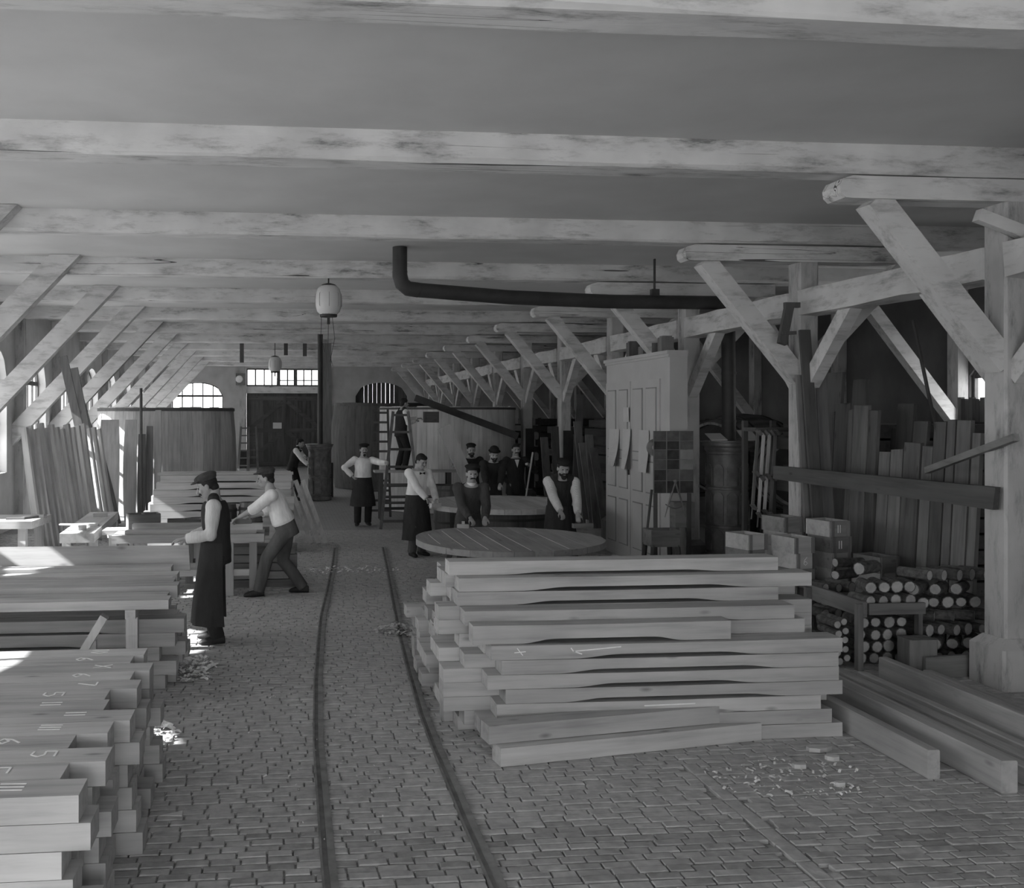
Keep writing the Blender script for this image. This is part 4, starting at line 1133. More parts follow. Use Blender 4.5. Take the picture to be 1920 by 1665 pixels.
# ================================================================= RIGHT AISLE: PLANKS, RAIL, CRATES, LOGS
PLK = [(1549, 1566, 774), (1566, 1590, 756), (1590, 1600, 770), (1600, 1629, 760), (1629, 1647, 769), (1648, 1670, 847), (1670, 1694, 843),
       (1695, 1727, 829), (1729, 1750, 836), (1751, 1775, 791), (1776, 1793, 787), (1794, 1822, 788), (1823, 1840, 812)]
for i, (x0, x1, yt) in enumerate(PLK):
    XT = 6.62; a, b_ = atX(x0 + 1, yt, XT), atX(x1 - 1, yt, XT)
    XF = XT - .12; th = .04; H = a.z
    ya, yb = a.y, b_.y                                   # ya is farther
    q = MB(); d = (XT - XF)
    ra = random.Random(i); sk = 0.0
    q.add([(XF, yb + sk, 0), (XF, ya + sk, 0), (XT, ya, H), (XT, yb, H + ra.uniform(-.02, .02)), (XF + th, yb + sk, 0), (XF + th, ya + sk, 0), (XT + th, ya, H), (XT + th, yb, H)],
          [(0, 1, 2, 3), (7, 6, 5, 4), (0, 4, 5, 1), (1, 5, 6, 2), (2, 6, 7, 3), (3, 7, 4, 0)])
    o = put('leaning_plank', q, M['oldplank_z']); tag(o, 'old wide plank leaning behind the right rail, %s from the stove side' % ORD[i], 'plank', 'old planks behind the right rail')
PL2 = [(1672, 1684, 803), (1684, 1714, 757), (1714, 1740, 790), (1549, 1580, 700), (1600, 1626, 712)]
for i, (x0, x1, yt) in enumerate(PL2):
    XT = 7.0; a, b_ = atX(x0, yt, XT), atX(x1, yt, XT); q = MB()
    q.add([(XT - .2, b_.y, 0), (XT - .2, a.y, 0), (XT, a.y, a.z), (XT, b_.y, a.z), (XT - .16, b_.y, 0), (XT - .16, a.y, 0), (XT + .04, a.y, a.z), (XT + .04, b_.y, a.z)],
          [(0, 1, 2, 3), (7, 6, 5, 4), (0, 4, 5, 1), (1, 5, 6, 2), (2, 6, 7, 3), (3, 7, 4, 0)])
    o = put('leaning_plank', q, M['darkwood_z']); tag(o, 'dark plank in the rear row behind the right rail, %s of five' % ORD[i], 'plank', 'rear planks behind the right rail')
# far planks under the aisle window
for i in range(7):
    px = 1800 + i * 7; a = atX(px, 745 + (i % 3) * 3, 9.9); b_ = atX(px + 6.5, 745, 9.9); q = MB(); q.box((9.86, min(a.y, b_.y), 0), (9.92, max(a.y, b_.y), a.z)); o = put('upright_plank', q, M['oldplank_z']); tag(o, 'plank standing under the small aisle window, %s from left' % ORD[i], 'plank', 'planks under the aisle window')
# rail
x_ = XP - .22
q = MB(); q.add([(x_, 7.5, 1.50), (x_, 11.1, 1.52), (x_, 11.1, 1.68), (x_, 7.47, 1.69), (x_ + .07, 7.52, 1.50), (x_ + .07, 11.1, 1.52), (x_ + .07, 11.1, 1.68), (x_ + .07, 7.5, 1.69)],
        [(0, 1, 2, 3), (7, 6, 5, 4), (0, 4, 5, 1), (1, 5, 6, 2), (2, 6, 7, 3), (3, 7, 4, 0)])
o = put('holding_rail', q, M['darkwood_y']); tag(o, 'thick dark horizontal rail nailed across the two nearest right posts', 'rail')
a, b_ = atY(1738, 882, 8.7), atY(1905, 820, 7.25); q = MB(); q.bar(a, b_, .05, .06); o = put('slanting_batten', q, M['oldplank_y']); tag(o, 'thin batten slanting up to the post at right edge', 'batten')
a = atY(1840, 405, 7.45); q = MB(); q.bar((a.x - .06, 7.42, a.z), (a.x + .35, 7.40, a.z - .15), .08, .1); o = put('nailed_cleat', q, M['lime_x']); tag(o, 'short cleat nailed high on the post at the right edge', 'cleat')
for i, (x0, x1, yt) in enumerate(((1486, 1520, 703), (1521, 1541, 705))):
    a, b2 = atY(x0 + 8, yt, 10.6), atY(x1 + 8, yt, 10.6); q = MB(); q.add([(a.x + .06, 10.42, 0), (b2.x + .06, 10.42, 0), (b2.x, 10.6, a.z), (a.x, 10.6, a.z), (a.x + .06, 10.46, 0), (b2.x + .06, 10.46, 0), (b2.x, 10.64, a.z), (a.x, 10.64, a.z)], [(0, 1, 2, 3), (7, 6, 5, 4), (0, 4, 5, 1), (1, 5, 6, 2), (2, 6, 7, 3), (3, 7, 4, 0)])
    o = put('leaning_plank', q, M['oldplank_z']); tag(o, ['broad', 'narrow'][i] + ' old plank leaning on the front of the second right post', 'plank')
q = MB(); q.bar((XP - .05, 10.28, .0), (XP - .10, 10.61, 3.28), .13, .035, (0, 1, 0)); o = put('dark_board', q, M['darkwood_z']); tag(o, 'tall dark board standing against the second right post', 'board')
a, b_ = atY(1466, 645, 10.4), atY(1480, 572, 10.5); q = MB(); q.bar(a, b_, .10, .05, (0, 1, 0)); q.bar(b_ + Vector((-.06, 0, 0)), b_ + Vector((.12, 0, .0)), .05, .06); q.bar(a + Vector((0, 0, .12)), a + Vector((.17, .02, .13)), .05, .04); o = put('hanging_bracket', q, M['darkwood_z']); tag(o, 'dark forked wooden bracket hung on the second right post', 'bracket')
# diagonal dark pole and light leaning beam in the aisle
a, b_ = atY(1712, 600, 11.15), atY(1752, 790, 11.1); f = a + (b_ - a) * (a.z / (a.z - b_.z)); f.z = .005; q = MB(); q.tube([f, a], .022, 7); o = put('pole', q, M['darkwood_z']); tag(o, 'thin dark pole leaning in the right aisle', 'pole')
# barrels lying in the aisle
def lying_barrel(label, c, R, L, rotz, mat):
    t = thing('barrel', label, 'barrel', c, rotz)
    n_ = 22; da = math.pi / n_ * .98; mb = MB(); vs = []
    for i in range(7):
        k = i / 6; x = -L / 2 + L * k; r = R * (.8 + .2 * math.sin(math.pi * k))
        for rr in (r, r - .05):
            for a in (-da, 0, da): vs.append((x, rr * math.cos(a), rr * math.sin(a)))
    fs = []
    for i in range(6):
        o = i * 6
        for (a, b_) in ((0, 1), (1, 2), (2, 5), (5, 4), (4, 3), (3, 0)): fs.append((o + a, o + b_, o + 6 + b_, o + 6 + a))
    fs += [(0, 1, 4, 3), (1, 2, 5, 4), (36, 37, 40, 39), (37, 38, 41, 40)]
    mb.add(vs, fs); me = mb.mesh('stave'); me.materials.append(M[mat])
    for i in range(n_): inst('stave', me, (0, 0, R), (2 * math.pi * i / n_, 0, 0), t)
    for sx in (-1, 1):
        q = MB(); q.lathe([(R * .8 - .04, -.02), (R * .8 - .04, .02)], 24); q.rot(Matrix.Translation((sx * (L / 2 - .1), 0, R)) @ Matrix.Rotation(math.pi / 2, 4, 'Y')); put('head', q, M['tar'], t, local=True)
    for k in (.1, .28, .72, .9):
        r = R * (.8 + .2 * math.sin(math.pi * k)) + .002; q = MB(); q.sm = True; q.lathe([(r, -.03), (r + .01, -.03), (r + .01, .03), (r, .03)], 32, caps=False); q.rot(Matrix.Translation((-L / 2 + L * k, 0, R)) @ Matrix.Rotation(math.pi / 2, 4, 'Y')); put('hoop', q, M['iron'], t, local=True)
    return t
p = atY(1392, 830, 18.6); lying_barrel('large old cask lying in the dark aisle behind the stove', (p.x, 18.6, .62), .85, 1.9, .45, 'oldplank_x')
def cradle(label, x, y, h, rz):
    t = thing('cask_cradle', label, 'cradle', (x, y, 0), rz)
    for sx in (-.45, .45):
        q = MB(); q.box((sx - .1, -.6, 0), (sx + .1, .6, h)); put('bearer', q, M['darkwood_y'], t, local=True)
cradle('dark timber cradle carrying the old cask in the aisle', p.x, 18.6, .62, .45)
p = atY(1478, 830, 15.9); lying_barrel('second cask lying in the aisle, dark round head to the viewer', (p.x + .35, 16.2, .55), .75, 1.5, 1.15, 'oldplank_x')
cradle('dark timber cradle under the second aisle cask', p.x + .35, 16.2, .55, 1.15)
# dark stacked boards filling the aisle farther back
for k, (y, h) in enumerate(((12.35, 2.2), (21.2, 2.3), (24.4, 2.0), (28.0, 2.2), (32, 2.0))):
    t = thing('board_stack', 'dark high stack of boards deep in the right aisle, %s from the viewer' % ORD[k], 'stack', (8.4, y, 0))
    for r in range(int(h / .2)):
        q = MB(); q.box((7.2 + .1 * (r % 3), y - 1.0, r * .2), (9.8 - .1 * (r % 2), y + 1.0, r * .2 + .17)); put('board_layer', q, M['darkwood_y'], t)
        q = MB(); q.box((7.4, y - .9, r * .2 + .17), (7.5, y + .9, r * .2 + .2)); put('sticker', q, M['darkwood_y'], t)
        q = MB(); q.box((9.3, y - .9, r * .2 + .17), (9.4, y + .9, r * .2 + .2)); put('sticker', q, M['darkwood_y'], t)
# boards leaning by the posts behind the men
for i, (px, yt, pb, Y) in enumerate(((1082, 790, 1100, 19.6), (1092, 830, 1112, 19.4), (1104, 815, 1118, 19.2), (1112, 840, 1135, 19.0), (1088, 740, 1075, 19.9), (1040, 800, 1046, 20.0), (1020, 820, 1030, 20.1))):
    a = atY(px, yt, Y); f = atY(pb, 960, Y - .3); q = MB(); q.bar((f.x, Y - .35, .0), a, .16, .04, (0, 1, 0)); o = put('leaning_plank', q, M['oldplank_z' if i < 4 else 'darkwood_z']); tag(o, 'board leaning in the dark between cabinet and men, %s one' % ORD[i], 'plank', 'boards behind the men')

# crates ----------------------------------------------------------------
def crate_mesh():
    t = bpy.data.objects.new('tmp', None)
    return t
CW, CD, CHH = .30, .40, .165
def crate(loc, rotz, label, tilt=(0, 0), mark=None, mat='oldplank_x'):
    t = thing('crate', label, 'crate', loc, rotz, 'wooden crates beside the log pile'); t.rotation_euler = (tilt[0], tilt[1], rotz)
    th = .016
    for nm, lo, hi in (('end_board', (-CW / 2, -CD / 2, 0), (CW / 2, -CD / 2 + th, CHH)), ('end_board', (-CW / 2, CD / 2 - th, 0), (CW / 2, CD / 2, CHH)),
                       ('side_board', (-CW / 2, -CD / 2 + th, 0), (-CW / 2 + th, CD / 2 - th, CHH)), ('side_board', (CW / 2 - th, -CD / 2 + th, 0), (CW / 2, CD / 2 - th, CHH)),
                       ('bottom_board', (-CW / 2 + th, -CD / 2 + th, 0), (CW / 2 - th, CD / 2 - th, th))):
        key = (nm, lo)
        if (key, mat) not in crate_cache:
            q = MB(); q.box(lo, hi); me = q.mesh(nm); me.materials.append(M[mat]); crate_cache[(key, mat)] = me
        inst(nm, crate_cache[(key, mat)], parent=t)
    for sx in (-1, 1):
        key = ('b', sx)
        if key not in crate_cache:
            q = MB(); q.box((sx * (CW / 2 - .03) - .018, -CD / 2 - .012, 0), (sx * (CW / 2 - .03) + .018, -CD / 2, CHH)); me = q.mesh('batten'); me.materials.append(M['oldplank_z']); crate_cache[key] = me
        inst('batten', crate_cache[key], parent=t)
    if mark:
        q = MB()
        for pl in G[mark]:
            for (a, b_) in zip(pl, pl[1:]): q.bar((-.03 + a[0] * .05, -CD / 2 - .001, .04 + a[1] * .042), (-.03 + b_[0] * .05, -CD / 2 - .001, .04 + b_[1] * .042), .008, .003, (0, 1, 0))
        me = q.mesh('chalk_mark'); me.materials.append(M['chalk']); inst('chalk_mark', me, parent=t)
    return t
crate_cache = {}
CW, CD = .27, .34
stx = [(5.10, 10.10, 1006, 'leftmost crate stack'), (5.47, 9.80, 1004, 'second crate stack from the left'), (5.60, 10.24, 953, 'tallest crate stack by the second post'), (5.88, 9.82, 982, 'crate stack marked 11'), (6.19, 9.47, 1045, 'low crate stack behind the logs')]
for si, (X, Y, ytop, nm) in enumerate(stx):
    zc = X * _s + Y * _c; ztop = CAM_H - (ytop - PPY) * zc / F_PX
    nlev = max(1, int(round(ztop / (CHH + .002))))
    for r in range(nlev):
        lv = ['top', 'second', 'third', 'fourth', 'fifth', 'sixth', 'seventh', 'eighth', 'ninth', 'tenth'][nlev - 1 - r]
        mk = '11' if si == 3 and r >= nlev - 2 else ('6' if si == 1 and r == nlev - 2 else None)
        crate((X + rs.uniform(-.012, .012), Y + rs.uniform(-.012, .012), r * (CHH + .002)), .26 + rs.uniform(-.05, .05), '%s crate of the %s' % (lv, nm) + (' with chalked number' if mk else ''), mark=mk, mat='crate_wood' if (si + r) % 4 else 'oldplank_x')

# logs ------------------------------------------------------------------
def log_mesh(r, L, seed):
    ra = random.Random(seed); n_ = 10; mb = MB(); vs = []
    rad = [r * ra.uniform(.92, 1.06) for _ in range(n_)]
    for x in (0, L):
        for j in range(n_):
            a = 2 * math.pi * j / n_; vs.append((rad[j] * math.cos(a), x, rad[j] * math.sin(a)))
    fs = [(j, (j + 1) % n_, n_ + (j + 1) % n_, n_ + j) for j in range(n_)]
    mb.add(vs, fs); b = len(fs)
    c = len(mb.v)
    for x, s_ in ((-.001, 1), (L + .001, 1)):
        mb.add([(.86 * rad[j] * math.cos(2 * math.pi * j / n_), x, .86 * rad[j] * math.sin(2 * math.pi * j / n_)) for j in range(n_)], [tuple(range(n_))])
    for k, x in ((c, 0), (c + n_, n_)):
        for j in range(n_): mb.f.append((x + j, x + (j + 1) % n_, k + (j + 1) % n_, k + j))
    me = mb.mesh('log'); me.materials.append(M['bark']); me.materials.append(M['logend'])
    for i, p_ in enumerate(me.polygons):
        if len(p_.vertices) == n_: p_.material_index = 1
    return me
LMS = [(r, log_mesh(r, L, i)) for i, (r, L) in enumerate(((.052, .28), (.058, .26), (.048, .3), (.062, .27), (.055, .24)))]
SMS = [(.036, log_mesh(.036, .3, 91)), (.033, log_mesh(.033, .3, 92))]
rl = random.Random(3); nl = 0
def log(x, y, z, yaw, pitch, me, lab):
    o = inst('firewood_log', me, (x, y, z), (pitch, 0, yaw)); tag(o, lab, 'log', 'firewood logs'); return o
# rack
t = thing('log_rack', 'rough wooden rack of boards holding firewood beside the stack', 'rack', (5.5, 8.6, 0))
q = MB(); q.box((5.26, 8.14, .50), (5.80, 8.17, .60)); put('front_board', q, M['oldplank_x'], t)
q = MB(); q.box((5.20, 8.14, .48), (5.24, 9.05, .62)); put('side_board', q, M['oldplank_y'], t)
for y in (8.16, 9.0):
    q = MB(); q.box((5.15, y - .03, 0), (5.20, y + .03, .6)); put('leg', q, M['oldplank_z'], t)
q = MB(); q.box((5.76, 8.18, 0), (5.80, 8.24, .5)); put('leg', q, M['oldplank_z'], t)
q = MB(); q.box((5.24, 8.2, .52), (5.78, 9.0, .54)); put('shelf', q, M['oldplank_x'], t)
for i in range(4):                                        # on the rack
    for j in range(2):
        log(5.33 + i * .128, 8.22 + rl.uniform(0, .03), .605 + j * .126, (.12, -.22)[j], 0, LMS[rl.randrange(5)][1], '%s log from the left on the wooden rack, %s layer' % (ORD[i], ('lower', 'upper')[j]))
log(5.36, 8.45, .865, -1.1, 0, LMS[3][1], 'thick log lying crosswise on top of the rack logs')
for i in range(4):                                        # under the rack
    for j in range(4):
        log(5.30 + i * .126 + (j % 2) * .02, 8.32 + rl.uniform(-.02, .02), .063 + j * .109, (.05, -.05)[j % 2], 0, LMS[rl.randrange(5)][1], '%s log from the left under the rack, %s layer from the floor' % (ORD[i], ORD[j]))
for i, (dx, dz) in enumerate(((0, .14), (.075, .17), (-.005, .225), (.07, .255), (.01, .31), (.075, .335), (-.002, .395), (.06, .42), (.02, .06), (.09, .09))):
    log(5.03 + dx, 8.25, dz + .0, rl.uniform(-.06, .06), 0, SMS[i % 2][1], 'thin log in the small pile left of the rack post, %s from the bottom' % ORD[i])
for j in range(7):                                        # right heap: each layer lies its own way
    yw = (.15, -.75, .3, .85, -.2, -.9, .45)[j]; sp = .128 / math.cos(yw); cnt = int(.60 / sp) + 1
    for i in range(cnt):
        log(5.90 + i * sp + .13 * math.sin(yw), 8.30 + rl.uniform(-.02, .02), .064 + j * .1255, yw, 0, LMS[rl.randrange(5)][1], 'log in the heap against the right post, %s layer, %s from left' % (ORD[j], ORD[i]))
for j in range(5):                                        # rear row
    yw = (.1, -.4, .3, -.2, .4)[j]; sp = .128 / math.cos(yw)
    for i in range(3):
        log(5.42 + i * sp, 9.10, .064 + j * .1255, yw, 0, LMS[rl.randrange(5)][1], 'log in the rear row of the firewood, %s layer, %s from left' % (ORD[j], ORD[i]))
for i, (x, z, yw) in enumerate(((5.42, .695, -1.2), (5.42, .82, -1.5))):
    log(x + .1, 9.1, z, yw, 0, LMS[rl.randrange(5)][1], 'log lying crosswise on top of the firewood heap, %s from left' % ORD[i])
a = atZ(1700, 1252)
q = MB(); q.prism([(5.50, 7.93), (5.52, 7.91), (5.74, 7.91), (5.76, 7.93), (5.76, 8.1), (5.50, 8.1)], 0, .32, 'z'); o = put('chopping_block', q, M['oldplank_z']); tag(o, 'square wooden block standing before the firewood', 'block')
q = MB(); q.prism([(5.60, 0), (6.08, 0), (6.08, .2), (5.6, .18)], 7.86, 7.895, 'y'); o = put('low_board', q, M['oldplank_x']); tag(o, 'low board set on edge between block and right post', 'board')

# timbers on the floor at right ---------------------------------------------
for i, (x, y0, y1, w, h, lab) in enumerate(((4.10, 5.68, 8.3, .085, .185, 'nearest squared timber on the floor right of the stack'), (4.40, 5.42, 8.0, .11, .20, 'second squared timber on the floor right of the stack'),
      (4.62, 5.2, 7.9, .08, .12, 'third, lower timber on the floor at right'), (4.80, 5.3, 7.9, .10, .10, 'fourth, low timber on the floor at right'), (5.0, 5.2, 7.85, .08, .08, 'fifth, thin timber on the floor at right'), (5.2, 5.9, 7.85, .08, .2, 'tall timber on edge before the firewood rack'), (5.5, 6.0, 7.7, .08, .12, 'timber on the floor nearest the right post'))):
    q = MB(); b = .008
    q.prism([(x - w / 2 + b, .001), (x + w / 2 - b, .001), (x + w / 2, b), (x + w / 2, h - b), (x + w / 2 - b, h), (x - w / 2 + b, h), (x - w / 2, h - b), (x - w / 2, b)], y0, y1, 'y'); o = put('floor_timber', q, M['stave_y']); tag(o, lab, 'timber', 'timbers lying on the floor at right')

# ================================================================= LEFT BENCHES
def bench(label, c, L, D, h, th, rotz=0, mat='stave_x', legs=((-.4, -.4), (.4, -.4), (-.4, .4), (.4, .4)), cat='bench'):
    t = thing('workbench', label, cat, c, rotz)
    q = MB(); q.box((-L / 2, -D / 2, h - th), (L / 2, D / 2, h)); put('top', q, M[mat], t, local=True)
    for sx, sy in legs:
        q = MB(); q.box((sx * L - .05, sy * D - .05, 0), (sx * L + .05, sy * D + .05, h - th)); put('leg', q, M['stave_z'], t, local=True)
    q = MB(); q.box((-L * .4, -D * .4 - .02, .25), (L * .4, -D * .4 + .02, .33)); put('stretcher', q, M[mat], t, local=True)
    return t
bench('workbench under the planing man, crowded with boards', (-1.15, 12.55, 0), 1.9, .55, .78, .10, 0, legs=((-.42, -.38), (.27, -.38), (-.42, .38), (.42, .38)))
for i, (x0, x1, y, z, h, w, lab) in enumerate(((-1.95, -.30, 12.45, .782, .045, .18, 'long board lying on the front of the planing bench'), (-.78, -.22, 12.40, .829, .075, .14, 'short thick plank being planed on the bench'),
      (-1.9, -.6, 12.70, .782, .10, .15, 'squared beam along the back of the planing bench'))):
    q = MB(); q.box((x0, y - w / 2, z), (x1, y + w / 2, z + h)); o = put('bench_board', q, M['stave_x']); tag(o, lab, 'board')
q = MB(); q.box((-.62, 12.36, .905), (-.36, 12.43, .96)); q.box((-.40, 12.375, .96), (-.375, 12.415, 1.0)); q.box((-.53, 12.38, .96), (-.50, 12.41, 1.02)); o = put('hand_plane', q, M['oldplank_x']); tag(o, 'wooden hand plane held by the man leaning over the bench', 'plane')
# boxes on the bench
def tray(label, c, L, D, H, rotz, tilt, mat='oldplank_x'):
    t = thing('trough_box', label, 'box', c, rotz); t.rotation_euler = (tilt, 0, rotz); th = .02
    for nm, lo, hi in (('bottom', (-L / 2, -D / 2, 0), (L / 2, D / 2, th)), ('side_board', (-L / 2, -D / 2, th), (L / 2, -D / 2 + th, H)), ('side_board', (-L / 2, D / 2 - th, th), (L / 2, D / 2, H)), ('end_board', (-L / 2, -D / 2 + th, th), (-L / 2 + th, D / 2 - th, H)), ('end_board', (L / 2 - th, -D / 2 + th, th), (L / 2, D / 2 - th, H)), ('divider', (-.01, -D / 2 + th, th), (.01, D / 2 - th, H))):
        q = MB(); q.box(lo, hi); put(nm, q, M[mat], t, local=True)
p = atY(262, 970, 12.7); tray('open divided wooden box tipped on the cluttered bench', (p.x, 13.03, .781), .42, .24, .2, .3, 0)
p = atY(345, 970, 13.0); tray('low open wooden tray on the cluttered bench right of the box', (p.x, 13.03, .781), .44, .24, .12, .1, 0)
bench('cluttered side bench behind the planing bench', (-1.62, 13.03, 0), 1.4, .36, .78, .06, 0)
# sunlit narrow bench running away
pb = atZ(178, 1000, .8); pe = atZ(235, 950, .8)
L_ = 2.6; ang = math.atan2(15.3 - 12.4, -2.55 + 2.45)
t = bench('narrow sunlit bench running away from the viewer, small offcuts on it', (-2.62, 13.75, 0), 2.7, .42, .8, .12, math.radians(93), mat='palewood_x')
for i, (x, y, a, lab) in enumerate(((-2.55, 12.75, .3, 'small offcut on the near end of the sunlit bench'), (-2.7, 13.3, -.2, 'thin lath lying across the sunlit bench'), (-2.62, 14.4, .1, 'dark offcut at the far end of the sunlit bench'))):
    l = (.10, .55, .2)[i]; q = MB(); q.box((-l / 2, -.03, 0), (l / 2, .03, (.06, .02, .05)[i])); q.rot(Matrix.Translation((x, y, .801)) @ Matrix.Rotation(a, 4, 'Z')); o = put('offcut', q, M['stave_x']); tag(o, lab, 'offcut')
bench('bench corner with bright top at the left edge', (-4.0, 13.6, 0), 1.5, .9, .88, .10, -.05, mat='palewood_x')
for i in range(3):
    q = MB(); q.box((-.12, -.02, 0), (.12, .02, .03)); q.rot(Matrix.Translation((-3.55 + i * .16, 13.35 + i * .15, .881)) @ Matrix.Rotation(i * .9, 4, 'Z')); o = put('offcut', q, M['oldplank_x']); tag(o, 'small offcut on the bench at the left edge, %s one' % ORD[i], 'offcut', 'offcuts on the left edge bench')
# kegs behind the bench, standing on a low trestle table
bench('low table behind the planing man carrying two kegs', (-.75, 13.5, 0), 1.2, .55, .70, .06, 0, mat='oldplank_x')
p = atY(470, 940, 13.45); tub('keg', 'small hooped keg beside the planing man', (p.x, 13.45, .70), .165, .38, 16, 'oldplank_z', (.04, .1, .2, .3), 'keg', .12, True)
p = atY(424, 945, 13.45); tub('keg', 'darker small keg left of the hooped keg', (p.x, 13.45, .70), .15, .36, 16, 'darkwood_z', (.05, .15, .28), 'keg', .12, True)
# boards stacked under the planing bench
for r in range(5):
    for c_ in range(2):
        q = MB(); x0 = -.95 + rs.uniform(-.05, .05); q.box((x0, 12.85 + c_ * .19, r * .11 + .001), (.18 + rs.uniform(-.08, .06), 13.03 + c_ * .19, r * .11 + .1)); o = put('stacked_board', q, M['oldplank_x']); tag(o, 'board in the low stack under the planing bench, %s tier, %s row' % (ORD[r], ('front', 'back')[c_]), 'board', 'boards under the planing bench')
# stave pile in the middle distance
for c_ in range(3):
    for r in range(11):
        if c_ == 2 and r > 9: continue
        L = 2.35 + .02 * (r % 3); x0 = -2.2 + max(0, r - 5) * .05 + rs.uniform(-.03, .05)
        o = inst('stave', stave_mesh('stave', 2.4 - max(0, r - 5) * .05, .22, .116, .022, seed=120 + r + 20 * c_), (x0, 16.1 + c_ * .23, r * .118 + .001))
        lab = 'pale stave in the face of the middle distance pile, %s from its top' % ORD[10 - r] if c_ == 0 else 'stave in the middle distance pile, %s tier from the floor, %s row from the front' % (ORD[r], ORD[c_])
        tag(o, lab, 'stave', 'staves of the middle distance pile')
for i in range(3):
    q = MB(); q.box((-2.0 + i * .05, 16.02 + i * .22, 11 * .118 + .002 if i < 2 else 10 * .118 + .002), (.22 - i * .04, 16.2 + i * .22, 11 * .118 + .04 if i < 2 else 10 * .118 + .04)); o = put('thin_board', q, M['palewood_x']); tag(o, 'thin pale board lying on the middle distance pile, %s from the front' % ORD[i], 'board')
a, b_ = atY(553, 895, 17.5), atY(594, 950, 17.2)
for i in range(3):
    q = MB(); q.bar((b_.x + i * .13 - .1, 17.05, .01), (a.x + i * .13 - .12, 17.5, 1.1), .08, .03, (0, 1, 0)); o = put('leaning_lath', q, M['stave_z']); tag(o, 'pale lath leaning at the right end of the middle pile, %s one' % ORD[i], 'lath', 'laths at the middle pile')

# ================================================================= SHAVINGS AND LITTER
def litter(name, label, c, R, n_, size, mat, flat=.03, seed=1, sy=1.0):
    ra = random.Random(seed); mb = MB()
    for i in range(n_):
        a = ra.uniform(0, 6.28); r = R * math.sqrt(ra.random()); x, y = c[0] + r * math.cos(a), c[1] + r * math.sin(a) * sy
        z = .004 + ra.random() * flat * (1 - r / R); s_ = size * ra.uniform(.4, 1.3); k = len(mb.v)
        m_ = Matrix.Translation((x, y, z + s_ * .15)) @ Matrix.Rotation(ra.uniform(0, 6.28), 4, 'Z') @ Matrix.Rotation(ra.uniform(-.6, .6), 4, 'X')
        vs = []; N = 5
        for j in range(N):
            t = j / (N - 1); ang = t * ra.uniform(1.0, 3.5)
            vs += [(s_ * (t - .5), -s_ * .18, s_ * .25 * math.sin(ang)), (s_ * (t - .5), s_ * .18, s_ * .25 * math.sin(ang))]
        mb.add([m_ @ Vector(v) for v in vs], [(2 * j, 2 * j + 1, 2 * j + 3, 2 * j + 2) for j in range(N - 1)])
    lo = min(v[2] for v in mb.v); mb.v = [(x, y, z - lo + .003) for x, y, z in mb.v]
    o = put(name, mb, M[mat]); tag(o, label, 'shavings', kind='stuff'); return o
c = atZ(745, 1185); litter('wood_shavings', 'pale heap of wood shavings beside the right rail', (c.x, c.y), .24, 150, .06, 'shaving', .10, 1)
c = atZ(265, 1258); litter('wood_shavings', 'sunlit wood shavings at the corner of the left front stack', (-1.0, 7.0), .28, 200, .07, 'shaving', .05, 2)
litter('wood_shavings', 'sunlit shavings beside the left trestle end', (-.78, 8.75), .22, 160, .06, 'shaving', .05, 3, 2.0)
c = atZ(1480, 1460); litter('wood_chips', 'wood chips and dust on the bricks right of the askew slab', (c.x, c.y), .55, 170, .035, 'shaving', .02, 4, .6)
c = atZ(660, 1070); litter('wood_shavings', 'scattered shavings on the floor right of the planing man', (c.x, c.y), .7, 90, .06, 'shaving', .02, 5, .5)
litter('wood_chips', 'scattered chips on the bricks across the foreground', (.35, 6.6), .62, 90, .022, 'shaving', .004, 6, 2.7)
c = atZ(325, 1530); q = MB(); q.add([(c.x - .08, c.y, .004), (c.x + .05, c.y - .02, .004), (c.x + .05, c.y + .04, .006), (c.x - .08, c.y, .006), (c.x + .05, c.y - .02, .012), (c.x + .05, c.y + .04, .014)], [(0, 2, 1), (3, 4, 5), (0, 1, 4, 3), (1, 2, 5, 4), (2, 0, 3, 5)]); o = put('wood_splinter', q, M['palewood_x']); tag(o, 'single pale wedge splinter on the bricks near the left stack', 'splinter')

for i, (px, py, s_) in enumerate(((1535, 1408, .10), (1560, 1425, .07), (1500, 1440, .06), (1575, 1475, .05))):
    c = atZ(px, py); ra = random.Random(70 + i); q = MB(); k = 7
    poly = [(c.x + s_ * ra.uniform(.6, 1.0) * math.cos(2 * math.pi * j / k), c.y + .6 * s_ * ra.uniform(.6, 1.0) * math.sin(2 * math.pi * j / k)) for j in range(k)]
    q.prism(poly, .002, .03, 'z'); o = put('wood_fragment', q, M['palewood_x']); tag(o, 'broken pale wood fragment on the bricks right of the askew slabs, %s in size' % ('largest', 'second', 'third', 'smallest')[i], 'fragment', 'wood fragments')
# ================================================================= PEOPLE
def cloth(name, v, var=.15, scale=9.0, stripe=False):
    m, nt, b, out = _new(name)
    n_, ma = _noise(nt, scale, 4, mp=(1, 1, .5))
    col = _ramp(nt, n_.outputs[0], [(.3, v * (1 - var)), (.7, v * (1 + var))])
    if stripe:
        tc = nt.nodes.new('ShaderNodeTexCoord'); w = nt.nodes.new('ShaderNodeTexWave'); w.inputs['Scale'].default_value = 22; w.inputs['Distortion'].default_value = 2.0
        w.bands_direction = 'X'; nt.links.new(tc.outputs['Object'], w.inputs['Vector'])
        col = _math(nt, 'MULTIPLY', col, _ramp(nt, w.outputs[0], [(.45, .72), (.6, 1.0)]))
    nt.links.new(col, b.inputs['Base Color']); b.inputs['Roughness'].default_value = .95; b.inputs['Specular IOR Level'].default_value = .1
    bp = nt.nodes.new('ShaderNodeBump'); bp.inputs['Strength'].default_value = .7; bp.inputs['Distance'].default_value = .03
    n2, _m = _noise(nt, 11.0, 2, mp=(1.0, 1.0, .35)); nt.links.new(n2.outputs[0], bp.inputs['Height']); nt.links.new(bp.outputs[0], b.inputs['Normal'])
    return m
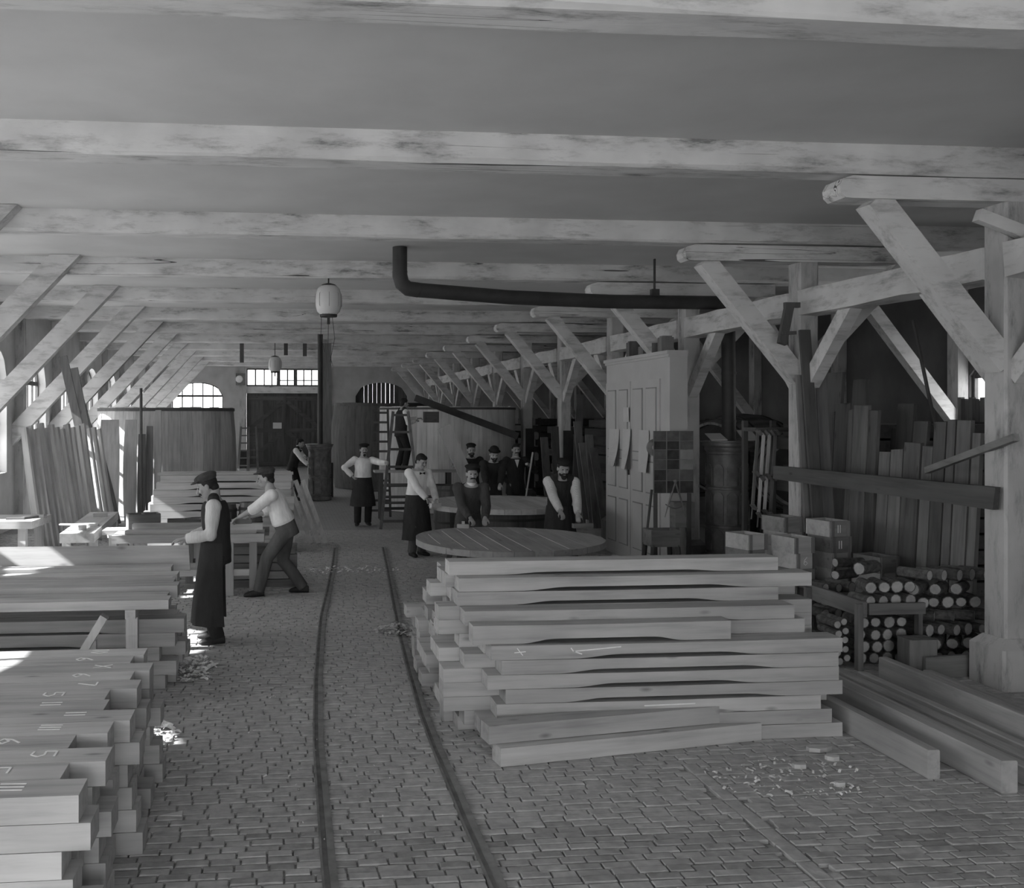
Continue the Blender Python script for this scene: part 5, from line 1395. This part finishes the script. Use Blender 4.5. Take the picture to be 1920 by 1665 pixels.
M['skin'] = plain('skin', .36, .6, .08, 12)
M['white_shirt'] = cloth('white_shirt', .80); M['striped_shirt'] = cloth('striped_shirt', .72, stripe=True)
M['dark_cloth'] = cloth('dark_cloth', .035); M['vest_cloth'] = cloth('vest_cloth', .042); M['apron_cloth'] = cloth('apron_cloth', .045)
M['smock'] = cloth('grey_smock', .075); M['trouser'] = cloth('worn_trousers', .11, .3, 5); M['cap_cloth'] = cloth('cap_cloth', .07); M['dark_cap'] = cloth('dark_cap', .03)
M['hair'] = plain('dark_hair', .025, .8, .3, 40); M['greyhair'] = plain('grey_hair', .12, .8, .3, 40); M['leather'] = plain('boot_leather', .03, .6, .3, 12)
M['eye'] = plain('eye_dark', .02, .4, .1, 5)

def solid(mb, vox, it=2, fac=.5):
    me = mb.mesh('tmp'); o = bpy.data.objects.new('tmp', me); COL.objects.link(o)
    r = o.modifiers.new('r', 'REMESH'); r.mode = 'VOXEL'; r.voxel_size = vox; r.use_smooth_shade = True
    if it:
        s_ = o.modifiers.new('s', 'SMOOTH'); s_.factor = fac; s_.iterations = it
    dg = bpy.context.evaluated_depsgraph_get()
    m2 = bpy.data.meshes.new_from_object(o.evaluated_get(dg))
    bpy.data.objects.remove(o); bpy.data.meshes.remove(me)
    m2.polygons.foreach_set('use_smooth', [True] * len(m2.polygons))
    return m2
def rings(mb, R, n_=14):
    """R: list of (centre, side, fwd, rs, rf)"""
    vs = []; fs = []
    for (c, s_, f, a, b_) in R:
        for j in range(n_):
            t = 2 * math.pi * j / n_; vs.append(c + s_ * (a * math.cos(t)) + f * (b_ * math.sin(t)))
    k = len(R)
    for i in range(k - 1):
        for j in range(n_):
            a, b_ = i * n_ + j, i * n_ + (j + 1) % n_; fs.append((a, b_, b_ + n_, a + n_))
    fs.append(tuple(range(n_ - 1, -1, -1))); fs.append(tuple((k - 1) * n_ + j for j in range(n_)))
    mb.add(vs, fs)
def ik(a, b, l1, l2, pole):
    a, b = Vector(a), Vector(b); d = b - a; L = d.length
    if L > (l1 + l2) * .995: b = a + d.normalized() * (l1 + l2) * .995; d = b - a; L = d.length
    x = (l1 * l1 - l2 * l2 + L * L) / (2 * L); h = math.sqrt(max(0, l1 * l1 - x * x)); u = d / L
    p = Vector(pole); p = (p - u * p.dot(u)).normalized()
    return a + u * x + p * h, b
def chain(mb, pts, rad, n_=10, caps_round=True):
    P = [Vector(p) for p in pts]; out = []; rr = []
    mb.tube(P, rad, n_)
    for p, r in ((P[0], rad[0]), (P[-1], rad[-1])): mb.ball(p, r, 10, 6)
def hand(mb, w, d, palm_n, curl, side, sc=1.0):
    """w wrist, d forearm direction, palm_n palm normal, side=+1: thumb towards d x palm_n"""
    d = d.normalized(); pn = (palm_n - d * palm_n.dot(d)).normalized(); s_ = d.cross(pn) * side
    rings(mb, [(w - d * .02, s_, pn, .026 * sc, .02 * sc), (w + d * .03, s_, pn, .036 * sc, .018 * sc), (w + d * .085 * sc, s_, pn, .04 * sc, .015 * sc), (w + d * .095 * sc, s_, pn, .034 * sc, .011 * sc)], 10)
    for k, (o_, L) in enumerate(((.029, .070), (.010, .080), (-.010, .076), (-.028, .060))):
        p = w + d * .083 * sc + s_ * o_ * sc; pts = [p]; a = curl * .45; dr = d
        for seg in (.45, .32, .25):
            dr = (d * math.cos(a) + pn * math.sin(a)); p = p + dr * L * seg * sc; pts.append(p); a += curl * .8
        mb.tube(pts, [.0095 * sc, .009 * sc, .0085 * sc, .006 * sc], 8); mb.ball(pts[-1], .0065 * sc, 8, 5)
    p = w + d * .03 * sc + s_ * .032 * sc; dr = (d * .75 + s_ * .6 + pn * .25 * curl).normalized(); q_ = p + dr * .04 * sc; r_ = q_ + (d * .9 + s_ * .1 + pn * .4 * curl).normalized() * .034 * sc
    mb.tube([p - dr * .015, q_, r_], [.013 * sc, .011 * sc, .008 * sc], 8); mb.ball(r_, .008 * sc, 8, 5)
XV = Vector((1, 0, 0)); YV = Vector((0, 1, 0)); ZV = Vector((0, 0, 1))
def person(label, loc, rotz, hands, feet=None, lean=0.0, side=0.0, twist=0.0, hip=.92, headp=0.0, heady=0.0, headr=0.0, top='shirt', topmat='white_shirt', sleeves='long', vest=None, apron=None,
           legmat='trouser', hat=None, hatmat='cap_cloth', hair='hair', beard=None, tie=None, collar=False, curl=1.0, palm=None, sc=1.0, vox=.009, pole=None, belly=0.0, hair_full=False):
    root = thing('person', label, 'person', loc, rotz, 'workshop men')
    Rm = Matrix.Rotation(-rotz, 3, 'Z'); L0 = Vector(loc)
    def tol(p): return (Rm @ (Vector(p) - L0)) / sc
    # skeleton -----------------------------------------------------
    if feet is None: feet = [L0 + Matrix.Rotation(rotz, 3, 'Z') @ Vector((-.02, .11, 0)), L0 + Matrix.Rotation(rotz, 3, 'Z') @ Vector((.03, -.11, 0))]
    fl = [tol(f) for f in feet]
    mid = (fl[0] + fl[1]) / 2
    P = Vector((mid.x - .10 * math.sin(lean) * 1.6, mid.y, hip))
    u = Vector((math.sin(lean), math.sin(side), math.cos(lean) * math.cos(side))).normalized()
    s0 = (YV - u * u.y).normalized(); f0 = s0.cross(u)
    st = (s0 * math.cos(twist) + f0 * -math.sin(twist)).normalized(); ft = st.cross(u)
    bend = f0 * .03 * math.sin(lean)
    N = P + u * .53; NB = P + u * .50
    SH = [NB + st * .185 - u * .035, NB - st * .185 - u * .035]
    hd = (u * .35 + ZV * .65).normalized()
    hf = Vector((math.cos(headp) * math.cos(heady), math.cos(headp) * math.sin(heady), -math.sin(headp)))
    hs = ZV.cross(hf).normalized(); hs = (hs * math.cos(headr) + hf.cross(hs) * math.sin(headr)).normalized(); hu = hf.cross(hs).normalized()
    HC = N + hd * .035 + hf * .035 + hu * .105
    HP = [P + s0 * .085 - u * .02, P - s0 * .085 - u * .02]
    arms = []; legs = []
    pole = pole or [(-.35, .6, -.5), (-.35, -.6, -.5)]
    for k in range(2):
        e, w = ik(SH[k], tol(hands[k]), .285, .255, pole[k]); arms.append((SH[k], e, w))
        an = fl[k] + Vector((0, 0, .085)); kn, an = ik(HP[k], an, .43, .42, (1, .12 * (1 if k == 0 else -1), 0)); legs.append((HP[k], kn, an))
    def torso(mb, g, z0=-.10, z1=1.0, neck=False, sh=True):
        T = [(-.10, .145, .105), (0, .160, .115), (.12, .148, .108 + belly), (.26, .158, .115 + belly * .6), (.38, .172, .118), (.46, .168, .105), (.505, .105, .082)]
        R = []
        for t, a, b_ in T:
            if t < z0 - 1e-6: continue
            if t > z1: break
            k = max(0, min(1, t / .4)); sv = (s0 * (1 - k) + st * k).normalized(); fv = sv.cross(u)
            R.append((P + u * t + bend * math.sin(max(0, t) / .5 * math.pi) * -1, sv, fv, a + g, b_ + g))
        if neck: R += [(N + hd * .01, st, ft, .066 + g, .064 + g), (N + hd * .09, hs, hf, .056 + g * .6, .058 + g * .6)]
        rings(mb, R, 18)
        for s_h in SH:
            if sh: mb.ball(s_h - u * .005, (.068 + g, .068 + g, .066 + g), 12, 8)
    def sleeve(mb, k, g, part='long'):
        a, e, w = arms[k]
        if part == 'long': mb.tube([a, a.lerp(e, .5), e, e.lerp(w, .5), w.lerp(e, .04)], [.062 + g, .056 + g, .050 + g, .046 + g, .034 + g], 12); mb.ball(e, .050 + g, 10, 6)
        else: mb.tube([a, a.lerp(e, .5), e, e.lerp(w, .18)], [.062 + g, .058 + g, .056 + g, .054 + g], 12); mb.ball(e, .054 + g, 10, 6)
    # body -----------------------------------------------------------
    mb = MB(); torso(mb, 0, neck=True)
    for k in range(2):
        a, e, w = arms[k]
        mb.tube([a, a.lerp(e, .5), e, e.lerp(w, .4), w], [.052, .046, .038, .039, .026], 12); mb.ball(e, .038, 10, 6)
        pn = Vector(palm[k]) if palm else Vector((.2, 0, -1))
        hand(mb, w, (w - e), pn, curl, 1 if k == 0 else -1, 1.0)
        h_, kn, an = legs[k]
        mb.tube([h_, h_.lerp(kn, .5), kn, kn.lerp(an, .35), an], [.082, .070, .054, .052, .036], 12); mb.ball(kn, .054, 10, 6)
        fd = Vector((1, .18 * (1 if k == 0 else -1), 0)).normalized(); ft_ = fl[k]
        mb.tube([an, ft_ + Vector((-.02, 0, .05)), ft_ + fd * .10 + Vector((0, 0, .035)), ft_ + fd * .17 + Vector((0, 0, .028))], [.036, .038, .036, .022], 10)
    def HV(x, y, z): return HC + hf * x + hs * y + hu * z
    k0 = len(mb.v)
    hb = MB()
    hb.ball((-.008, 0, .03), (.098, .076, .092), 20, 14); hb.ball((.022, 0, -.035), (.068, .060, .075), 16, 10); hb.ball((.052, 0, -.088), (.030, .030, .024), 12, 8)
    hb.tube([(.083, 0, .028), (.098, 0, .0), (.116, 0, -.026)], [.010, .0125, .016], 8); hb.ball((.112, 0, -.027), (.014, .018, .012), 8, 6)
    hb.ball((.078, .032, .034), (.02, .026, .009), 8, 6); hb.ball((.078, -.032, .034), (.02, .026, .009), 8, 6)
    hb.ball((.066, .038, -.022), (.024, .022, .024), 8, 6); hb.ball((.066, -.038, -.022), (.024, .022, .024), 8, 6)
    hb.ball((.088, 0, -.058), (.012, .024, .006), 8, 6); hb.ball((.085, 0, -.07), (.012, .02, .006), 8, 6)
    for s_ in (1, -1): hb.ball((-.006, s_ * .080, -.004), (.019, .011, .033), 10, 8)
    mb.add([HV(*v) for v in hb.v], hb.f)
    def child(name, me, mat, par=root):
        me.materials.append(M[mat]); o = bpy.data.objects.new(name, me); COL.objects.link(o); o.parent = par; o.scale = (sc, sc, sc) if par is root else (1, 1, 1); return o
    body = child('body', solid(mb, vox, 2, .45), 'skin')
    def headpart(name, q, mat, vx=None):
        q.v = [tuple(HV(*v)) for v in q.v]; child(name, solid(q, vx or .006, 1) if vx != 0 else q.mesh(name, smooth=True), mat)
    q = MB()
    for s_ in (1, -1): q.ball((.0865, s_ * .031, .012), (.008, .0125, .0075), 8, 6)
    headpart('eyes', q, 'eye', 0)
    # hair: shell over the back and sides of the skull
    q = MB(); q.ball((-.022, 0, .040), (.098, .084, .094), 18, 12)
    if hair_full: q.ball((.022, 0, .080), (.074, .071, .042), 14, 10)
    else: q.ball((.0, 0, .075), (.085, .076, .06), 14, 10)
    q.ball((-.07, 0, -.03), (.045, .066, .05), 12, 8)
    headpart('hair', q, hair, .007)
    if beard in ('moustache', 'full', 'goatee'):
        q = MB()
        for s_ in (1, -1): q.tube([(.099, 0, -.046), (.094, s_ * .022, -.049), (.080, s_ * .042, -.058)], [.011, .012, .006], 8)
        headpart('moustache', q, hair if beard != 'full' else hair, .005)
    if beard in ('full', 'goatee'):
        q = MB(); q.ball((.062, 0, -.10), (.045, .042 if beard == 'full' else .03, .045 if beard == 'full' else .035), 12, 8)
        if beard == 'full': q.ball((.03, 0, -.07), (.052, .066, .04), 12, 8)
        headpart('beard', q, hair, .006)
    if hat == 'cap':
        q = MB(); q.ball((-.02, 0, .102), (.122, .102, .044), 18, 10); q.ball((-.03, 0, .078), (.103, .088, .045), 16, 8)
        q.ball((.085, 0, .080), (.065, .072, .012), 14, 6); headpart('cap', q, hatmat, .006)
    elif hat == 'beret':
        q = MB(); q.ball((-.005, .01, .112), (.118, .115, .036), 18, 10); q.ball((-.01, 0, .084), (.100, .086, .03), 16, 8); headpart('beret', q, hatmat, .006)
    elif hat == 'brim':
        q = MB(); q.ball((-.01, 0, .095), (.100, .088, .07), 18, 10); q.ball((.0, 0, .068), (.135, .12, .012), 18, 6); headpart('hat', q, hatmat, .006)
    # clothing ---------------------------------------------------------
    q = MB(); torso(q, .016 if top != 'jacket' else .020, z0=-.10 if top != 'shirt' else 0)
    if top == 'shirt' and not vest: rings(q, [(P + u * .055, s0, f0, .172, .135 + belly), (P + u * .09, s0, f0, .190, .155 + belly), (P + u * .16, s0, f0, .182, .148 + belly), (P + u * .25, s0, f0, .175, .135 + belly * .6)], 18)
    for k in range(2): sleeve(q, k, .017 if top == 'shirt' else .020, sleeves)
    if sleeves == 'rolled':
        for k in range(2):
            a, e, w = arms[k]; c_ = e.lerp(w, .2); d_ = (w - e).normalized(); q.tube([c_ - d_ * .025, c_ + d_ * .025], [.066, .066], 12)
    if top == 'jacket': rings(q, [(P - u * .20, s0, f0, .20, .155), (P - u * .02, s0, f0, .19, .145), (P + u * .1, s0, f0, .17, .135)], 18)
    child('shirt' if top == 'shirt' else 'jacket', solid(q, .012, 3), topmat)
    if vest:
        q = MB(); torso(q, .028, z0=-.10, z1=.51, sh=False)
        for s_h in SH: q.tube([s_h - u * .10 - (s_h - NB) * .22, s_h + u * .062 - (s_h - NB) * .42, NB + (s_h - NB) * .35 + u * .055], [.075, .062, .06], 10)
        R = []
        for s_h in SH: q.ball(NB + (s_h - NB) * .55 - u * .035, (.088, .088, .080), 12, 8)
        child('vest', solid(q, .013, 3), vest)
    q = MB()                                           # trousers
    rings(q, [(P - u * .13, s0, f0, .165, .135), (P - u * .02, s0, f0, .176, .138), (P + u * (.075 if not vest else .05), s0, f0, .176, .142 + belly)], 18)
    for k in range(2):
        h_, kn, an = legs[k]
        q.tube([h_, h_.lerp(kn, .5), kn, kn.lerp(an, .5), an + Vector((0, 0, -.02))], [.108, .097, .084, .080, .074], 12); q.ball(kn, .084, 10, 6)
    child('trousers', solid(q, .013, 3), legmat)
    for k in range(2):
        f_ = fl[k]; fd = Vector((1, .18 * (1 if k == 0 else -1), 0)).normalized(); sd_ = ZV.cross(fd)
        q = MB(); rings(q, [(f_ + ZV * .012 - fd * .075, sd_, ZV, .03, .012), (f_ + ZV * .045 - fd * .07, sd_, ZV, .038, .044), (f_ + ZV * .05, sd_, ZV, .045, .05), (f_ + ZV * .04 + fd * .09, sd_, ZV, .05, .04), (f_ + ZV * .028 + fd * .165, sd_, ZV, .04, .026), (f_ + ZV * .02 + fd * .19, sd_, ZV, .02, .012)], 12)
        q.tube([f_ + ZV * .05, f_ + ZV * .13], [.046, .05], 10)
        lo = min(v[2] for v in q.v); q.v = [(x, y, max(z, .002)) for x, y, z in q.v]
        child('boot', solid(q, .010, 1), 'leather')
    if apron:
        z0_, mat_ = apron; q = MB(); n_ = 17; vs = []; lev = 9
        c0 = P + u * .10
        for i in range(lev):
            k = i / (lev - 1); z = c0.z + (z0_ - c0.z) * k; cx = c0.x + (mid.x + .01 - c0.x) * min(1, k * 1.6); cy = c0.y + (mid.y - c0.y) * k
            for j in range(n_):
                t = -2.0 + 4.0 * j / (n_ - 1); wob = 1 + .05 * math.sin(j * 2.1 + i * .6) * k
                ra, rb = (.178 + .085 * k) * wob, (.150 + belly + .085 * k) * wob
                vs.append((cx + rb * math.cos(t), cy + ra * math.sin(t), z))
        off = len(vs); vs2 = [(x + (.010 if True else 0) * math.cos(-2 + 4 * (i_ % n_) / (n_ - 1)), y + .010 * math.sin(-2 + 4 * (i_ % n_) / (n_ - 1)), z) for i_, (x, y, z) in enumerate(vs)]
        fs = []
        for i in range(lev - 1):
            for j in range(n_ - 1):
                a = i * n_ + j; fs.append((a, a + 1, a + n_ + 1, a + n_)); fs.append((off + a, off + a + n_, off + a + n_ + 1, off + a + 1))
        for j in range(n_ - 1):
            fs.append((j, off + j, off + j + 1, j + 1)); b_ = (lev - 1) * n_ + j; fs.append((b_, b_ + 1, off + b_ + 1, off + b_))
        for i in range(lev - 1):
            a = i * n_; fs.append((a, a + n_, off + a + n_, off + a)); a += n_ - 1; fs.append((a, off + a, off + a + n_, a + n_))
        q.add(vs + vs2, fs); child('apron', q.mesh('apron', smooth=True), mat_)
    if collar:
        q = MB(); rings(q, [(N - hd * .004, st, ft, .070, .068), (N + hd * .018, hs, hf, .065, .065)], 14); child('collar', q.mesh('collar', smooth=True), 'white_shirt')
        if top == 'jacket' and tie:
            c_ = P + u * .40 + ft * .140; q = MB(); q.add([c_ + st * .045 + u * .085 - ft * .03, c_ - st * .045 + u * .085 - ft * .03, c_ - u * .07 + ft * .006, c_ + st * .045 + u * .085 - ft * .018, c_ - st * .045 + u * .085 - ft * .018, c_ - u * .07 + ft * .016], [(0, 1, 2), (3, 5, 4), (0, 3, 4, 1), (1, 4, 5, 2), (2, 5, 3, 0)]); child('shirt_front', q.mesh('shirt_front'), 'white_shirt')
    if tie:
        c_ = P + u * .475 + ft * .112
        q = MB()
        if tie == 'bow':
            for s_ in (1, -1): q.add([c_, c_ + st * s_ * .05 + u * .02, c_ + st * s_ * .05 - u * .02, c_ + ft * .015, c_ + st * s_ * .05 + u * .02 + ft * .015, c_ + st * s_ * .05 - u * .02 + ft * .015], [(0, 1, 2), (3, 5, 4), (0, 3, 4, 1), (1, 4, 5, 2), (2, 5, 3, 0)])
        else: q.bar(c_, c_ - u * .14 + ft * .02, .045, .012, ft)
        child('necktie', q.mesh('necktie'), 'hair')
    return root
PI = math.pi
# man at the trestle, in profile
person('man in cap, striped shirt sleeves, dark vest and long apron at the left trestle', (-.66, 9.82, 0), PI, [(-.93, 9.58, 1.075), (-.89, 9.74, 1.075)],
       feet=[(-.62, 9.72, 0), (-.66, 9.94, 0)], lean=.06, headp=.38, topmat='striped_shirt', vest='vest_cloth', apron=(.20, 'apron_cloth'), legmat='dark_cloth', hat='cap', hatmat='cap_cloth', beard='moustache', curl=.7, vox=.0065, pole=[(-.8, .35, -.6), (-.8, -.35, -.6)], palm=[(.1, 0, -1), (.1, 0, -1)])
# planing man
person('man in cap and white shirt with rolled sleeves leaning over the bench', (.06, 12.35, 0), PI, [(-.52, 12.30, .99), (-.38, 12.47, .98)],
       feet=[(-.27, 12.20, 0), (.30, 12.42, 0)], lean=.40, hip=.86, headp=.15, sleeves='rolled', legmat='trouser', hat='cap', hatmat='cap_cloth', apron=None, curl=1.2, vox=.0065, palm=[(.1, 0, -1), (.1, 0, -1)], pole=[(-.3, .5, -.4), (-.3, -.5, -.4)])
# man with hand on hip
pc = atZ(680, 985)
person('stout man in light shirt and dark apron, hand on hip, holding the ladder', (pc.x, pc.y, 0), -PI / 2, [atY(726, 868, 19.35), atY(661, 893, 19.72)],
       lean=-.03, side=.03, heady=.15, topmat='white_shirt', apron=(.42, 'apron_cloth'), legmat='dark_cloth', hat='beret', hatmat='dark_cap', beard='goatee', curl=1.4, belly=.035, pole=[(-.2, .5, -.8), (.1, -1, -.1)], palm=[(0, -1, 0), (0, 1, -.4)], sc=.98)
# man on the scaffold
pd = atY(752, 884, 20.95)
person('man in dark vest with white sleeves standing on the scaffold at the vat', (pd.x, 20.95, 1.077), .35, [atY(783, 785, 21.15), atY(778, 789, 20.85)],
       lean=.10, headp=.05, vest='vest_cloth', legmat='dark_cloth', beard='moustache', sc=.92, curl=1.3, vox=.010, pole=[(-.5, .5, -.7), (-.5, -.5, -.7)])
a = atY(807, 782, 21.1); q = MB(); q.box((a.x - .14, 20.95, a.z - .12), (a.x + .17, 21.25, a.z + .12)); q.box((a.x - .10, 20.93, a.z - .08), (a.x + .13, 20.95, a.z + .08)); o = put('dark_box', q, M['darkwood_x']); tag(o, 'dark wooden box held against the vat by the man on the scaffold', 'box')
# man in white shirt and bow tie
pe = atZ(790, 1042)
person('young man in white shirt with bow tie and dark apron planing the round head', (pe.x - .08, pe.y, 0), -PI / 2 + .45, [atY(818, 938, 15.25), atY(806, 944, 15.1)],
       lean=.12, side=.02, headp=.35, heady=.1, topmat='white_shirt', apron=(.28, 'apron_cloth'), legmat='trouser', tie='bow', collar=True, hair_full=True, curl=1.1, sc=.98, pole=[(-.6, .6, -.3), (-.6, -.6, -.3)])
# front dark man with beret
person('man in dark smock and beret bending over the oval cask head', (2.63, 13.22, 0), -PI / 2, [(2.76, 12.78, .90), (2.56, 12.78, .90)],
       lean=.42, hip=.90, headp=.06, top='jacket', topmat='smock', legmat='smock', hat='beret', hatmat='dark_cap', beard='moustache', collar=True, curl=1.2, sc=.97, pole=[(-.6, .45, -.6), (-.6, -.45, -.6)])
# man with clasped hands behind the round head
ph = atY(925, 857, 17.75)
person('man in dark buttoned jacket, hands clasped behind the round cask head', (ph.x, 17.85, 0), -PI / 2, [atY(934, 934, 17.15), atY(918, 934, 17.15)],
       lean=.26, headp=.35, top='jacket', topmat='dark_cloth', legmat='dark_cloth', hat='brim', hatmat='dark_cap', beard='full', collar=True, curl=1.2, vox=.010, pole=[(-.6, .45, -.6), (-.6, -.45, -.6)])
# man holding the plank
pf = atY(885, 838, 18.75)
person('bearded man in dark clothes and cap holding the slanting plank', (pf.x, 18.9, 0), -PI / 2, [atY(884, 905, 18.5), atY(853, 872, 18.4)],
       lean=.05, headp=.08, top='jacket', topmat='dark_cloth', legmat='dark_cloth', hat='cap', hatmat='dark_cap', beard='full', curl=1.3, vox=.010, pole=[(-.6, .45, -.6), (-.6, -.45, -.6)])
a, b_ = atY(832, 800, 18.3), atY(880, 905, 18.25); k = b_ + (b_ - a) * .9; q = MB(); q.bar(a, Vector((k.x, 18.2, max(k.z, .002))), .26, .04, (0, 1, 0)); o = put('slanting_plank', q, M['stave_z']); tag(o, 'slanting pale plank held up by the bearded man in dark', 'plank')
# man with stick
pi_ = atY(970, 838, 18.6)
person('slim man in dark suit with white collar and tie, holding a stick', (pi_.x, 18.75, 0), -PI / 2, [atY(992, 872, 18.5), atY(955, 905, 18.7)],
       top='jacket', topmat='dark_cloth', legmat='dark_cloth', collar=True, tie='long', beard='moustache', curl=1.4, vox=.010)
a, b_ = atY(999, 848, 18.35), atY(985, 940, 18.3); k = a + (b_ - a) * (a.z / (a.z - b_.z)); k.z = .02; q = MB(); q.tube([k, a], .018, 7); o = put('measuring_stick', q, M['palewood_z']); tag(o, 'thin pale stick held by the slim man in suit', 'stick')
# right working man
pj = atY(1047, 880, 13.35)
person('bearded man in cap, dark vest and light sleeves at right of the oval head', (pj.x, 13.3, 0), -PI / 2 - .12, [Vector((pj.x + .12, 12.82, .90)), Vector((pj.x - .10, 12.80, .90))],
       lean=.30, side=.03, headp=.25, heady=.12, topmat='striped_shirt', vest='vest_cloth', apron=(.35, 'apron_cloth'), legmat='dark_cloth', hat='cap', hatmat='dark_cap', beard='full', curl=1.1, pole=[(-.6, .45, -.6), (-.6, -.45, -.6)], sc=.99)
# far man at the stove
pk = atZ(560, 938)
person('man in dark vest with pale sleeves stooping at the background stove', (pk.x - .12, pk.y, 0), -.25, [atY(581, 868, 25.0), atY(578, 872, 25.4)],
       lean=.30, headp=.2, topmat='white_shirt', vest='vest_cloth', legmat='dark_cloth', curl=1.1, vox=.012, sc=.98, pole=[(-.5, .5, -.7), (-.5, -.5, -.7)])
# small tools in the hands
q = MB(); q.box((-.09, -.035, 0), (.09, .035, .07)); q.box((.03, -.012, .07), (.06, .012, .12)); q.box((-.05, -.015, .07), (-.02, .015, .11)); p = atY(815, 946, 15.1); q.rot(Matrix.Translation((p.x, 15.02, .827)) @ Matrix.Rotation(.4, 4, 'Z')); o = put('hand_plane', q, M['palewood_x']); tag(o, 'pale wooden smoothing plane on the round cask head', 'plane')
p = atY(866, 990, 12.8); q = MB(); q.box((-.08, -.04, 0), (.08, .04, .05)); q.box((-.02, -.012, .05), (.02, .012, .09)); q.rot(Matrix.Translation((p.x, 12.70, .777)) @ Matrix.Rotation(-.3, 4, 'Z')); o = put('hand_plane', q, M['palewood_x']); tag(o, 'small block plane under the hands of the man in beret', 'plane')
p = Vector((pj.x + .1, 0, 0)); q = MB(); q.box((-.14, -.035, 0), (.14, .035, .06)); q.box((.05, -.012, .06), (.08, .012, .11)); q.rot(Matrix.Translation((p.x, 12.56, .777)) @ Matrix.Rotation(.1, 4, 'Z')); o = put('hand_plane', q, M['oldplank_x']); tag(o, 'long plane pushed by the bearded man at the oval head', 'plane')
